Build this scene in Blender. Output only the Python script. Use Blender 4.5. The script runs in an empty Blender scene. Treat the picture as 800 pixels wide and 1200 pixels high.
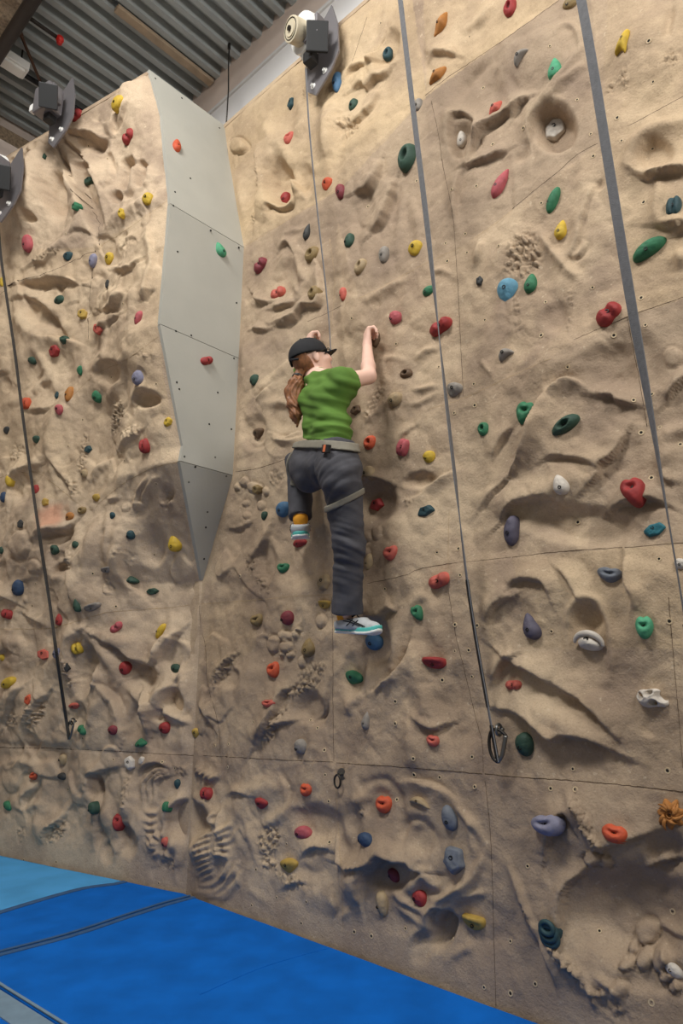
import bpy, bmesh, math, random
import numpy as np
from mathutils import Vector, Matrix, noise as mnoise

random.seed(7)
scene = bpy.context.scene
COL = scene.collection

# ------------------------------------------------------------------ camera
F = 775.0                      # focal length in pixels of the 800x1200 frame
PITCH = math.radians(14.1)
CAMH = 1.22                    # eye height above the landing mats
cam_d = bpy.data.cameras.new('camera')
cam = bpy.data.objects.new('camera', cam_d)
COL.objects.link(cam)
cam.location = (0, 0, CAMH)
cam.rotation_euler = (math.pi/2 + PITCH, 0, 0)
cam_d.sensor_fit = 'HORIZONTAL'
cam_d.sensor_width = 36.0
cam_d.lens = F/800*36.0
cam_d.clip_start = 0.05
scene.camera = cam

# ------------------------------------------------------------------ world, lights, exposure
world = bpy.data.worlds.new('world')
scene.world = world
world.use_nodes = True
bg = world.node_tree.nodes['Background']
bg.inputs[0].default_value = (1.0, 0.985, 0.96, 1)
bg.inputs[1].default_value = 0.19
vs = scene.view_settings
vs.view_transform = 'Standard'; vs.look = 'None'; vs.gamma = 1; vs.use_curve_mapping = False
vs.exposure = 0.0

def area(name, loc, target, size, sizey, power, color):
    d = bpy.data.lights.new(name, 'AREA'); d.shape = 'RECTANGLE'
    d.size = size; d.size_y = sizey; d.energy = power; d.color = color
    o = bpy.data.objects.new(name, d); COL.objects.link(o)
    o.location = loc
    o.rotation_euler = (Vector(target)-Vector(loc)).to_track_quat('-Z', 'Y').to_euler()
    return o
def point_fill(loc, power, color, r=.25):
    d = bpy.data.lights.new('unseen_light', 'POINT'); d.energy = power; d.color = color; d.shadow_soft_size = r
    o = bpy.data.objects.new('unseen_light', d); COL.objects.link(o); o.location = loc; return o
area('unseen_light', (-1.9, 0.7, 6.5), (-0.5, 3.4, 2.2), 1.6, .9, 198, (1.0, 0.99, 0.965))
area('unseen_light', (2.3, -1.1, 4.6), (0.0, 3.4, 2.8), 1.6, .9, 128, (1.0, 0.99, 0.965))  # added fill from low right, brightens the grey panels' tip
grazing_fill = area('unseen_light', (-0.55, 2.0, 6.75), (-0.5, 2.25, 0.0), 4.5, .25, 62, (1.0, 0.99, 0.965))  # added unseen strip close to the wall, grazes the upper relief
grazing_fill.rotation_euler = (0, 0, math.radians(137.43))
point_fill((-0.7, 0.3, 5.9), 72, (1.0, .99, .97))  # added unseen point light that brightens the ceiling

# ------------------------------------------------------------------ geometry of the place
C = np.array([0, 0, CAMH])
FW = np.array([0, math.cos(PITCH), math.sin(PITCH)])
UP = np.array([0, -math.sin(PITCH), math.cos(PITCH)])
RT = np.array([1.0, 0, 0])
WANG = math.radians(47.43)
A = np.array([-math.sin(WANG), math.cos(WANG), 0])    # along the main climbing wall, to the left
N = np.array([math.cos(WANG), math.sin(WANG), 0])     # into the main climbing wall
Z = np.array([0, 0, 1.0])
D = 2.56                                              # distance of the main wall from the camera
TOP = 5.46                                            # height of the climbing wall
BACK = 0.5                                            # the hall's own wall behind it
CEIL = 6.95
def ray(x, y):
    x = np.asarray(x, float)[..., None]; y = np.asarray(y, float)[..., None]
    return RT*(x-400)/F + UP*(600-y)/F + FW
def proj(P):
    q = P-C
    w = np.maximum(q@FW, 0.05)
    return 400+F*(q@RT)/w, 600-F*(q@UP)/w
def W(x, y, off=0.0):
    r = ray(x, y)
    return C + r*((D-off)/(r@N))[..., None]
def CZ(x, y, z):
    r = ray(x, y)
    return C + r*((z-CAMH)/r[..., 2])[..., None]
def V(p): return Vector([float(t) for t in p])
def unit(v): v = np.asarray(v, float); return v/np.linalg.norm(v)

# ------------------------------------------------------------------ helpers
def lin(c):
    return tuple(((v/255)/12.92 if v/255 <= .04045 else ((v/255+.055)/1.055)**2.4) for v in c)
def put(name, me, mat=None, parent=None, loc=None):
    o = bpy.data.objects.new(name, me); COL.objects.link(o)
    if mat: me.materials.append(mat)
    if parent: o.parent = parent
    if loc is not None: o.location = V(loc)
    return o
def empty(name, loc):
    o = bpy.data.objects.new(name, None); COL.objects.link(o); o.location = V(loc)
    o.empty_display_size = .05
    return o
def tag(o, label=None, cat=None, group=None, kind=None):
    if label: o['label'] = label
    if cat: o['category'] = cat
    if group: o['group'] = group
    if kind: o['kind'] = kind
    return o
def np_mesh(name, verts, quads, smooth=True):
    me = bpy.data.meshes.new(name)
    verts = np.asarray(verts, np.float32); quads = np.asarray(quads, np.int32)
    n = quads.shape[1]
    me.vertices.add(len(verts)); me.vertices.foreach_set('co', verts.ravel())
    me.loops.add(quads.size); me.loops.foreach_set('vertex_index', quads.ravel())
    me.polygons.add(len(quads))
    me.polygons.foreach_set('loop_start', np.arange(len(quads), dtype=np.int32)*n)
    me.update(calc_edges=True)
    me.polygons.foreach_set('use_smooth', np.full(len(quads), smooth))
    me.update()
    return me
def bm_mesh(name, bm, smooth=False):
    me = bpy.data.meshes.new(name)
    bmesh.ops.recalc_face_normals(bm, faces=bm.faces)
    for f in bm.faces: f.smooth = smooth
    bm.to_mesh(me); bm.free()
    return me
def frame(x, y, z, o=(0, 0, 0)):
    m = Matrix.Identity(4)
    for i, v in enumerate((x, y, z)):
        for k in range(3): m[k][i] = float(v[k])
    for k in range(3): m[k][3] = float(o[k])
    return m
def add_box(bm, c, s, m=None, bevel=0.0):
    M = (m or Matrix.Identity(4)) @ Matrix.Translation(V(c)) @ Matrix.Diagonal((s[0], s[1], s[2], 1))
    r = bmesh.ops.create_cube(bm, size=1.0, matrix=M)
    if bevel:
        es = list({e for v in r['verts'] for e in v.link_edges})
        bmesh.ops.bevel(bm, geom=es, offset=bevel, segments=2, profile=.6, affect='EDGES')
def add_cyl(bm, p0, p1, r0, r1=None, seg=20, bevel=0.0):
    p0 = V(p0); p1 = V(p1); d = p1-p0
    q = Vector((0, 0, 1)).rotation_difference(d.normalized()).to_matrix().to_4x4()
    M = Matrix.Translation((p0+p1)/2) @ q
    r = bmesh.ops.create_cone(bm, cap_ends=True, segments=seg, radius1=r0, radius2=r0 if r1 is None else r1, depth=d.length, matrix=M)
    if bevel:
        vs_ = set(r['verts'])
        es = [e for e in bm.edges if e.verts[0] in vs_ and e.verts[1] in vs_ and any(len(f.verts) > 4 for f in e.link_faces)]
        bmesh.ops.bevel(bm, geom=es, offset=bevel, segments=2, profile=.6, affect='EDGES')
def add_tube(bm, pts, r, seg=8, closed=False):
    pts = [V(p) for p in pts]; n = len(pts); rings = []
    ref = None
    for i, p in enumerate(pts):
        if closed: t = pts[(i+1) % n]-pts[i-1]
        else: t = pts[min(i+1, n-1)]-pts[max(i-1, 0)]
        t.normalize()
        if ref is None:
            ref = t.orthogonal().normalized()
        ref = (ref - t*ref.dot(t)).normalized()
        b = t.cross(ref)
        rr = r[i] if isinstance(r, (list, tuple)) else r
        rings.append([bm.verts.new(p+(ref*math.cos(a)+b*math.sin(a))*rr) for a in [2*math.pi*k/seg for k in range(seg)]])
    for i in range(n if closed else n-1):
        x, y = rings[i], rings[(i+1) % n]
        for k in range(seg):
            bm.faces.new((x[k], x[(k+1) % seg], y[(k+1) % seg], y[k]))
    if not closed:
        bm.faces.new(rings[0][::-1]); bm.faces.new(rings[-1])
def add_prism(bm, outline, off):
    """outline: list of 3-D points, extruded by the vector off"""
    a = [bm.verts.new(V(p)) for p in outline]; b = [bm.verts.new(V(np.asarray(p)+off)) for p in outline]
    n = len(a)
    bm.faces.new(a); bm.faces.new(b[::-1])
    for i in range(n): bm.faces.new((a[i], b[i], b[(i+1) % n], a[(i+1) % n]))

# ------------------------------------------------------------------ materials
def mat(name, rgb, rough=.6, metal=0.0, var=0.0, scale=8.0, bump=0.0, bscale=200.0, rgb2=None, spec=.5, sheen=0):
    m = bpy.data.materials.new(name); m.use_nodes = True
    nt = m.node_tree; p = nt.nodes['Principled BSDF']
    p.inputs['Roughness'].default_value = rough; p.inputs['Metallic'].default_value = metal
    p.inputs['Specular IOR Level'].default_value = spec
    if sheen: p.inputs['Sheen Weight'].default_value = sheen; p.inputs['Sheen Roughness'].default_value = .5
    c = lin(rgb); tc = nt.nodes.new('ShaderNodeTexCoord')
    if var or rgb2:
        nz = nt.nodes.new('ShaderNodeTexNoise'); nz.inputs['Scale'].default_value = scale; nz.inputs['Detail'].default_value = 6
        nt.links.new(tc.outputs['Object'], nz.inputs['Vector'])
        cr = nt.nodes.new('ShaderNodeValToRGB')
        c2 = lin(rgb2) if rgb2 else tuple(min(1, v*(1+var)) for v in c)
        c1 = c if rgb2 else tuple(v*(1-var) for v in c)
        cr.color_ramp.elements[0].position = .32; cr.color_ramp.elements[1].position = .68
        cr.color_ramp.elements[0].color = (*c1, 1); cr.color_ramp.elements[1].color = (*c2, 1)
        nt.links.new(nz.outputs['Fac'], cr.inputs['Fac']); nt.links.new(cr.outputs['Color'], p.inputs['Base Color'])
    else:
        p.inputs['Base Color'].default_value = (*c, 1)
    if bump:
        nb = nt.nodes.new('ShaderNodeTexNoise'); nb.inputs['Scale'].default_value = bscale; nb.inputs['Detail'].default_value = 4
        nt.links.new(tc.outputs['Object'], nb.inputs['Vector'])
        b = nt.nodes.new('ShaderNodeBump'); b.inputs['Strength'].default_value = bump; b.inputs['Distance'].default_value = .004
        nt.links.new(nb.outputs['Fac'], b.inputs['Height']); nt.links.new(b.outputs['Normal'], p.inputs['Normal'])
    return m
def rock_mat(name, stain=False):
    pale = 15 if stain else 0
    m = bpy.data.materials.new(name); m.use_nodes = True
    nt = m.node_tree; p = nt.nodes['Principled BSDF']; p.inputs['Roughness'].default_value = .82
    p.inputs['Specular IOR Level'].default_value = .25
    tc = nt.nodes.new('ShaderNodeTexCoord')
    def nz(scale, detail=8, rough=.6):
        n_ = nt.nodes.new('ShaderNodeTexNoise'); n_.inputs['Scale'].default_value = scale
        n_.inputs['Detail'].default_value = detail; n_.inputs['Roughness'].default_value = rough
        nt.links.new(tc.outputs['Object'], n_.inputs['Vector']); return n_
    def ramp(src, stops):
        r = nt.nodes.new('ShaderNodeValToRGB'); e = r.color_ramp.elements
        while len(e) < len(stops): e.new(.5)
        for k, (pos, c) in enumerate(stops): e[k].position = pos; e[k].color = (*c, 1)
        nt.links.new(src.outputs['Fac'], r.inputs['Fac']); return r
    def mix(fac, a, b, mode='MIX', f=1.0):
        x = nt.nodes.new('ShaderNodeMix'); x.data_type = 'RGBA'; x.blend_type = mode
        if fac is None: x.inputs[0].default_value = f
        else: nt.links.new(fac, x.inputs[0])
        nt.links.new(a, x.inputs[6]); nt.links.new(b, x.inputs[7]); return x.outputs[2]
    base = ramp(nz(1.7, 9, .62), [(.34, lin((152+pale, 131+pale, 110+pale))), (.48, lin((179+pale, 156+pale, 130+pale))), (.62, lin((197+pale, 174+pale, 145+pale)))])
    scuff = ramp(nz(3.1, 6, .55), [(.52, (0, 0, 0)), (.66, (1, 1, 1))])
    grey = nt.nodes.new('ShaderNodeRGB'); grey.outputs[0].default_value = (*lin((150, 129, 111)), 1)
    h = nt.nodes.new('ShaderNodeMath'); h.operation = 'MULTIPLY'; h.inputs[1].default_value = .6
    nt.links.new(scuff.outputs['Color'], h.inputs[0])
    c = mix(h.outputs[0], base.outputs['Color'], grey.outputs[0])
    grain = ramp(nz(130, 3, .7), [(.30, (.80, .79, .77)), (.5, (1, 1, 1)), (.72, (1.0, 1.0, 1.0))])
    c = mix(None, c, grain.outputs['Color'], 'MULTIPLY', .85)
    speck = ramp(nz(46, 2, .5), [(.66, (0, 0, 0)), (.74, (.35, .35, .35))])
    chalk = nt.nodes.new('ShaderNodeRGB'); chalk.outputs[0].default_value = (*lin((222, 204, 176)), 1)
    c = mix(speck.outputs['Color'], c, chalk.outputs[0])
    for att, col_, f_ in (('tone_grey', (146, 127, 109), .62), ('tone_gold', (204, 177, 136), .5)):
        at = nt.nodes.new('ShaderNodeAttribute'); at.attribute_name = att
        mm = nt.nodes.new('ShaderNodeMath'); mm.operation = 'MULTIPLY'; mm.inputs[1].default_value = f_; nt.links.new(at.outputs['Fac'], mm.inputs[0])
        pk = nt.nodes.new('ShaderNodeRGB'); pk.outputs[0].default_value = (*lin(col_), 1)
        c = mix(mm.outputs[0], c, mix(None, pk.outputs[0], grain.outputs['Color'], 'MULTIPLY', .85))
    if stain:
        at = nt.nodes.new('ShaderNodeAttribute'); at.attribute_name = 'stain'
        pk = nt.nodes.new('ShaderNodeRGB'); pk.outputs[0].default_value = (*lin((206, 150, 122)), 1)
        c = mix(at.outputs['Fac'], c, pk.outputs[0])
    nt.links.new(c, p.inputs['Base Color'])
    b1 = nt.nodes.new('ShaderNodeBump'); b1.inputs['Strength'].default_value = .55; b1.inputs['Distance'].default_value = .006
    nt.links.new(nz(95, 5, .7).outputs['Fac'], b1.inputs['Height'])
    b2 = nt.nodes.new('ShaderNodeBump'); b2.inputs['Strength'].default_value = .28; b2.inputs['Distance'].default_value = .02
    nt.links.new(nz(22, 6, .6).outputs['Fac'], b2.inputs['Height']); nt.links.new(b1.outputs['Normal'], b2.inputs['Normal'])
    nt.links.new(b2.outputs['Normal'], p.inputs['Normal'])
    return m
ROCK = rock_mat('cast_rock'); ROCK_ST = rock_mat('cast_rock_with_reddish_stain', True)
M_GREY = mat('grey_panel_paint', (172, 170, 160), .6, var=.05, scale=3, bump=.1, bscale=60)
M_BLACK = mat('black_plastic', (24, 24, 25), .5)
M_HOLE = mat('socket_dark', (22, 17, 12), .9)
M_RING = mat('insert_rim', (196, 174, 140), .7)
M_STEEL = mat('steel', (120, 118, 114), .35, .9)
M_DSTEEL = mat('dark_steel', (62, 58, 54), .4, .8)
M_SEAM = mat('seam_dark_caulk', (84, 66, 48), .9)  # dark brown caulk in the panel joints
M_SEAML = mat('seam_filler', (176, 150, 116), .85)
# ------------------------------------------------------------------ noise
def _hash(i, j, seed):
    h = (i*374761393 + j*668265263 + seed*974711) & 0xffffffff
    h = ((h ^ (h >> 13))*1274126177) & 0xffffffff
    return ((h ^ (h >> 16)) & 0xffff)/65536.0
def pn(x, y, seed=0):
    xi = np.floor(x).astype(np.int64); yi = np.floor(y).astype(np.int64)
    fx = x-xi; fy = y-yi
    def g(i, j, dx, dy):
        t = _hash(i, j, seed)*2*math.pi
        return np.cos(t)*dx+np.sin(t)*dy
    u = fx*fx*fx*(fx*(fx*6-15)+10); v = fy*fy*fy*(fy*(fy*6-15)+10)
    a = g(xi, yi, fx, fy); b = g(xi+1, yi, fx-1, fy); c = g(xi, yi+1, fx, fy-1); d = g(xi+1, yi+1, fx-1, fy-1)
    return (a*(1-u)+b*u)*(1-v)+(c*(1-u)+d*u)*v*1.0
def fbm(x, y, seed=0, o=4):
    r = 0; a = 1.0
    for k in range(o):
        r = r+a*pn(x*2**k, y*2**k, seed+k*17); a *= .5
    return r
def sstep(x, a, b):
    t = np.clip((x-a)/(b-a), 0, 1); return t*t*(3-2*t)

# ------------------------------------------------------------------ relief of the cast rock wall
# Every feature is (kind, geometry, ...) where its outline was measured on the photograph; heights in metres.
# L: ledge - bulges on the left of the travel direction and drops sharply on the right; G: groove; R: raised ridge
# E: dished (negative) or domed ellipse (cx, cy, rx, ry, angle, height); O: flat-rimmed boss; K: rough patch
REL = []
def L(h, w, *p): REL.append(('L', h, w, p))
def G(h, w, *p): REL.append(('G', -h, w, p))
def R(h, w, *p): REL.append(('G', h, w, p))
def E(cx, cy, rx, ry, ang, h): REL.append(('E', cx, cy, rx, ry, ang, h))
def O(cx, cy, rx, ry, ang, h): REL.append(('O', cx, cy, rx, ry, ang, h))
def K(cx, cy, rx, ry, ang, h, s=.035): REL.append(('K', cx, cy, rx, ry, ang, h, s))
# --- upper middle
E(455, 60, 13, 27, 20, -.05); L(.045, 14, (456, 36), (447, 54), (438, 72), (428, 80)); L(.03, 10, (404, 98), (412, 83), (425, 79), (441, 76), (449, 70))
L(.035, 12, (413, 106), (425, 99), (428, 104), (440, 94), (449, 91), (460, 82)); K(410, 150, 14, 15, 0, .04)
L(.045, 15, (417, 228), (436, 223), (443, 209), (449, 188)); L(.045, 16, (436, 277), (450, 259), (457, 240), (465, 208)); L(.03, 10, (404, 150), (424, 140), (438, 122), (446, 104))
R(.03, 12, (462, 120), (440, 150), (420, 170), (400, 215)); E(425, 250, 16, 26, 15, -.02); R(.02, 8, (470, 225), (469, 255), (467, 300))
E(541, 163, 17, 25, 0, -.05); L(.03, 10, (528, 172), (529, 140), (540, 133), (553, 140), (560, 156)); L(.05, 15, (551, 188), (562, 160), (580, 145), (602, 130))
G(.02, 7, (536, 115), (545, 95), (562, 80), (580, 72)); R(.025, 6, (545, 35), (565, 25), (578, 3)); L(.03, 10, (504, 68), (510, 63), (525, 64), (534, 66))
L(.03, 10, (538, 258), (537, 240), (540, 210), (546, 200)); R(.02, 9, (480, 230), (490, 265), (492, 290)); G(.012, 5, (500, 20), (495, 60), (505, 85))
E(560, 115, 38, 45, -30, -.02); L(.03, 12, (545, 197), (560, 192), (580, 185), (597, 175))
# --- upper right
E(650, 150, 27, 32, -12, -.085); L(.03, 10, (622, 168), (622, 145), (632, 131), (648, 126), (662, 132)); R(.025, 5, (632, 122), (650, 106), (668, 84), (684, 60))
R(.02, 4, (640, 124), (660, 104), (676, 88), (684, 80)); R(.015, 4, (655, 45), (662, 35), (676, 35), (683, 60)); L(.03, 12, (600, 140), (608, 126), (616, 120), (622, 117))
G(.02, 6, (603, 190), (612, 180), (620, 165)); R(.03, 10, (738, 200), (741, 180), (752, 165), (770, 154), (785, 150), (810, 140)); E(770, 185, 24, 22, 10, -.03)
G(.02, 5, (788, 8), (785, 30), (781, 46)); K(732, 95, 6, 14, 10, .03, .02); K(788, 70, 9, 14, 35, .025, .02); K(717, 103, 5, 8, 10, .02, .02)
L(.05, 14, (745, 206), (758, 212), (775, 206), (790, 203), (812, 200)); L(.045, 14, (765, 266), (785, 267), (808, 262)); L(.03, 8, (788, 276), (800, 270), (812, 269))
R(.03, 9, (766, 262), (771, 240), (773, 222), (765, 210)); R(.035, 7, (633, 272), (643, 290), (660, 310), (678, 327)); L(.02, 12, (665, 306), (680, 280), (684, 255), (700, 215))
K(615, 300, 22, 32, 20, .05, .03); K(668, 365, 4, 30, 0, .03, .018); K(608, 372, 4, 28, -5, .03, .018); E(652, 372, 16, 22, 20, -.025)
G(.02, 8, (700, 210), (702, 225)); L(.02, 8, (668, 302), (680, 300), (690, 285)); E(797, 305, 10, 12, 0, .03); E(600, 300, 30, 45, 25, .02)
R(.018, 6, (556, 310), (563, 296), (566, 284)); K(597, 310, 5, 20, 15, .02, .02); R(.02, 8, (570, 400), (582, 380), (590, 350), (598, 360))
# --- right middle
L(.05, 16, (686, 452), (672, 446), (657, 451), (645, 463)); L(.045, 14, (698, 464), (715, 465), (725, 472), (745, 476)); L(.04, 14, (640, 464), (630, 488), (620, 520), (598, 558))
L(.05, 18, (690, 574), (704, 561), (706, 547), (720, 536), (730, 520), (736, 508)); L(.065, 20, (585, 612), (603, 593), (622, 586), (642, 583), (652, 589)); L(.03, 14, (641, 541), (655, 537), (690, 542), (705, 552))
L(.06, 18, (716, 600), (735, 590), (762, 586), (780, 592)); L(.05, 14, (783, 472), (795, 456), (812, 438)); O(788, 419, 12, 12, 0, .016); L(.03, 10, (774, 552), (780, 563), (790, 566))
E(715, 430, 40, 30, -20, -.03); E(640, 500, 42, 45, 0, .035); E(665, 560, 42, 26, 10, .03); R(.03, 9, (778, 512), (790, 507), (808, 500)); E(780, 530, 14, 26, 0, .03)
L(.03, 12, (560, 600), (578, 578), (600, 558), (612, 540)); L(.03, 12, (578, 536), (588, 517), (604, 500)); R(.015, 4, (563, 422), (570, 432), (577, 440)); G(.008, 4, (600, 440), (620, 432), (642, 420))
L(.045, 12, (734, 652), (736, 672), (738, 690), (745, 701), (742, 714)); R(.03, 7, (666, 760), (669, 725), (680, 706), (690, 701), (704, 708), (716, 732), (719, 760), (716, 800)); E(692, 725, 22, 24, 0, -.03)
L(.04, 18, (600, 690), (606, 683), (622, 679), (640, 684), (648, 700)); L(.03, 12, (655, 667), (668, 680), (680, 700), (690, 712)); L(.06, 22, (588, 768), (606, 781), (622, 786), (648, 803))
L(.075, 24, (590, 832), (606, 836), (622, 845), (640, 861), (652, 869), (664, 862), (690, 867), (724, 883)); L(.05, 20, (646, 800), (668, 812), (686, 824), (700, 838), (717, 857))
E(655, 838, 26, 14, 20, .03); E(640, 700, 60, 40, 0, .03); L(.04, 16, (572, 730), (584, 711), (604, 700)); L(.045, 14, (578, 798), (590, 776), (606, 768)); E(612, 720, 22, 22, 0, -.02)
G(.01, 6, (763, 842), (757, 855), (768, 862))
# --- middle
R(.012, 4, (448, 440), (452, 424), (462, 420), (478, 424)); R(.02, 4, (490, 420), (500, 412), (512, 408)); R(.02, 4, (484, 458), (500, 455), (512, 452)); R(.016, 4, (480, 476), (498, 470), (512, 462))
K(440, 470, 7, 30, 25, .03, .02); R(.02, 5, (430, 495), (446, 480), (452, 468)); L(.03, 9, (533, 550), (505, 566), (492, 578), (476, 584)); K(480, 588, 8, 7, 0, .03, .02)
E(490, 562, 22, 10, -8, -.035); E(440, 590, 28, 28, 0, -.07); L(.04, 10, (412, 585), (424, 567), (440, 562), (458, 568)); L(.016, 6, (470, 515), (480, 506), (490, 498))
R(.012, 5, (436, 357), (450, 345), (468, 333), (480, 328)); R(.012, 5, (436, 353), (455, 342), (472, 330)); R(.015, 5, (505, 320), (520, 318), (532, 326)); R(.015, 4, (555, 315), (562, 300), (567, 284))
L(.05, 15, (436, 730), (448, 722), (458, 715), (466, 716), (468, 709)); E(437, 755, 26, 34, 0, -.05); R(.035, 10, (470, 712), (468, 740), (464, 770), (460, 790)); R(.025, 8, (478, 745), (480, 722), (488, 704), (498, 699), (506, 706), (508, 730), (507, 750))
L(.06, 18, (484, 748), (480, 770), (470, 785), (452, 802), (446, 806)); R(.03, 9, (492, 760), (494, 790), (490, 820)); E(415, 790, 14, 30, 5, -.04); O(443, 625, 6, 9, 0, .012); O(432, 630, 5, 5, 0, .015); O(430, 648, 7, 6, 0, .015)
R(.04, 14, (488, 900), (487, 870), (488, 850), (500, 838)); L(.04, 12, (494, 846), (510, 855), (528, 848)); R(.03, 9, (500, 840), (503, 815), (505, 800)); R(.03, 8, (410, 840), (412, 825), (425, 812)); L(.03, 8, (446, 812), (452, 803), (465, 799))
# --- lower middle
G(.022, 6, (424, 928), (430, 919), (442, 914), (455, 915), (466, 928), (472, 950), (475, 985)); R(.03, 8, (420, 945), (424, 935), (430, 930)); K(424, 948, 6, 12, 0, .03, .02); L(.03, 14, (530, 930), (510, 919), (490, 914), (478, 914))
R(.025, 6, (530, 935), (545, 955), (558, 968), (566, 985)); G(.02, 6, (470, 985), (480, 963), (495, 961), (510, 980), (513, 1000)); E(447, 940, 22, 22, 0, -.02); E(495, 985, 16, 22, 0, -.025); R(.02, 5, (552, 960), (553, 985), (556, 1000))
L(.07, 18, (427, 1062), (428, 1032), (444, 1010), (452, 1003), (468, 1009), (482, 1011), (487, 1018), (503, 1021)); E(456, 1026, 28, 22, 0, -.05); R(.045, 8, (480, 1048), (486, 1038), (500, 1025), (508, 1035), (520, 1040))
R(.035, 5, (510, 1062), (530, 1045), (552, 1032), (562, 1015), (568, 998)); R(.03, 5, (522, 1064), (540, 1046), (556, 1036)); R(.03, 5, (500, 1052), (520, 1052), (540, 1040), (552, 1018)); R(.03, 5, (528, 1065), (545, 1050), (568, 1046))
R(.03, 6, (458, 1040), (470, 1053), (482, 1060), (500, 1070)); R(.02, 5, (466, 1062), (480, 1072), (496, 1086)); E(517, 1092, 16, 28, 20, -.10); L(.05, 10, (502, 1090), (504, 1073), (514, 1064), (528, 1070)); E(494, 1112, 15, 22, 15, -.055)
L(.03, 8, (484, 1112), (488, 1096), (496, 1091)); R(.03, 7, (520, 1132), (528, 1122), (546, 1112), (550, 1118)); R(.02, 7, (534, 1136), (540, 1148), (550, 1150)); R(.025, 5, (400, 1078), (410, 1065)); E(415, 1030, 14, 30, 5, .04)
L(.04, 14, (395, 1012), (415, 1016), (440, 1012), (448, 1003)); E(410, 975, 20, 40, 0, -.03); R(.03, 8, (414, 1000), (404, 960), (402, 935)); L(.03, 10, (392, 1076), (396, 1060), (392, 1042))
# --- lower right
K(690, 965, 8, 50, -25, .05, .02); R(.025, 6, (663, 925), (680, 950), (692, 975), (705, 1000)); L(.05, 16, (640, 1005), (653, 965), (665, 952), (675, 970)); E(740, 1070, 82, 66, 0, -.095); L(.05, 14, (658, 1100), (659, 1060), (668, 1036), (692, 1016))
for q in [(694, 1006, 9, 9), (708, 1010, 7, 8), (750, 1098, 15, 15), (736, 1113, 6, 8), (733, 1130, 9, 8), (752, 1126, 10, 13), (771, 1126, 10, 17), (778, 1147, 9, 8), (789, 1157, 8, 7), (727, 1157, 11, 10)]:
    O(q[0], q[1], q[2], q[3], 0, .028)
R(.035, 6, (764, 1096), (770, 1090), (785, 1094), (812, 1098)); R(.03, 5, (772, 1110), (780, 1125), (785, 1140), (800, 1160)); R(.03, 5, (596, 1012), (608, 1040), (618, 1068), (628, 1096)); K(618, 1072, 4, 22, -25, .04, .02)
R(.04, 7, (648, 1104), (665, 1126), (682, 1146), (694, 1165), (700, 1180)); K(668, 1130, 8, 40, -38, .06, .025); K(712, 1178, 16, 40, -50, .06, .028); L(.05, 20, (630, 1100), (642, 1125), (652, 1160)); R(.03, 6, (695, 1143), (715, 1155), (733, 1178))
L(.03, 10, (738, 1017), (752, 1021), (775, 1012), (808, 1003)); E(720, 960, 60, 40, 0, .03); L(.04, 14, (690, 1000), (714, 992), (740, 985), (770, 975)); E(780, 1000, 28, 30, 0, -.04)
R(.03, 7, (598, 1170), (606, 1160), (604, 1140)); E(770, 1145, 40, 24, 0, -.02)
# --- around the climber and below
E(330, 218, 17, 34, -8, -.08); L(.05, 12, (306, 165), (303, 195), (308, 225), (300, 262)); R(.035, 9, (312, 140), (320, 165), (318, 190), (322, 205)); R(.03, 8, (333, 145), (330, 170), (340, 190)); L(.045, 10, (315, 252), (320, 243), (330, 246), (342, 240), (346, 230))
O(280, 172, 11, 9, 0, .03); K(298, 258, 5, 9, 0, .03, .02); K(304, 208, 5, 22, 0, .04, .025); E(360, 212, 12, 20, 0, -.03); E(270, 240, 20, 40, 0, .03); R(.03, 10, (345, 100), (356, 130), (352, 165)); K(360, 112, 6, 20, 0, .03, .02)
L(.035, 10, (355, 225), (345, 212), (335, 208)); E(385, 150, 14, 40, 0, .03); R(.03, 8, (398, 120), (390, 150), (388, 190))
L(.035, 8, (297, 345), (306, 356), (317, 355)); L(.035, 9, (320, 363), (336, 359), (346, 353)); L(.04, 9, (324, 379), (340, 375), (350, 366), (358, 357), (372, 358), (378, 345), (376, 325), (372, 310)); L(.035, 7, (324, 383), (338, 379), (350, 370)); L(.03, 6, (296, 388), (314, 387))
L(.03, 7, (328, 294), (335, 286), (342, 288), (346, 300)); R(.025, 6, (322, 330), (330, 310), (338, 292)); R(.022, 6, (345, 300), (352, 318), (358, 330)); R(.02, 5, (342, 330), (350, 343), (355, 330)); R(.015, 4, (333, 275), (350, 270), (362, 266)); E(335, 330, 22, 30, 0, -.02)
L(.03, 6, (346, 508), (334, 512), (321, 508)); L(.03, 6, (352, 512), (338, 516), (322, 513)); G(.03, 4, (287, 490), (289, 512), (296, 523), (306, 522), (317, 514)); G(.025, 4, (292, 495), (294, 510), (300, 517), (312, 512)); E(301, 503, 14, 18, 0, -.03); L(.03, 7, (316, 455), (308, 463), (301, 470)); R(.02, 6, (305, 478), (320, 472), (335, 473), (345, 480)); E(330, 490, 14, 18, 0, -.02)
R(.02, 5, (342, 420), (318, 447), (308, 460))
for q in [(289, 566, 6, 6), (300, 572, 8, 6), (312, 576, 4, 5), (280, 572, 4, 4), (305, 592, 5, 5), (289, 590, 4, 4), (290, 604, 4, 4)]: O(q[0], q[1], q[2], q[3], 0, .018)
K(325, 560, 9, 12, 10, .03, .025); L(.02, 6, (268, 620), (285, 618), (296, 610)); E(280, 607, 18, 14, 0, .02)
E(311, 660, 13, 26, 0, -.045); L(.035, 8, (296, 655), (305, 642), (312, 632), (319, 610)); K(294, 660, 6, 14, -15, .05, .02); K(308, 684, 5, 16, -30, .05, .02); E(275, 672, 20, 16, 0, .025)
for q in [(319, 755, 8, 10), (335, 757, 7, 8), (334, 745, 8, 6), (346, 743, 4, 5), (350, 737, 3, 3), (330, 766, 3, 3), (339, 768, 4, 4), (353, 775, 5, 7), (376, 728, 6, 8)]: O(q[0], q[1], q[2], q[3], 0, .022)
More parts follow.
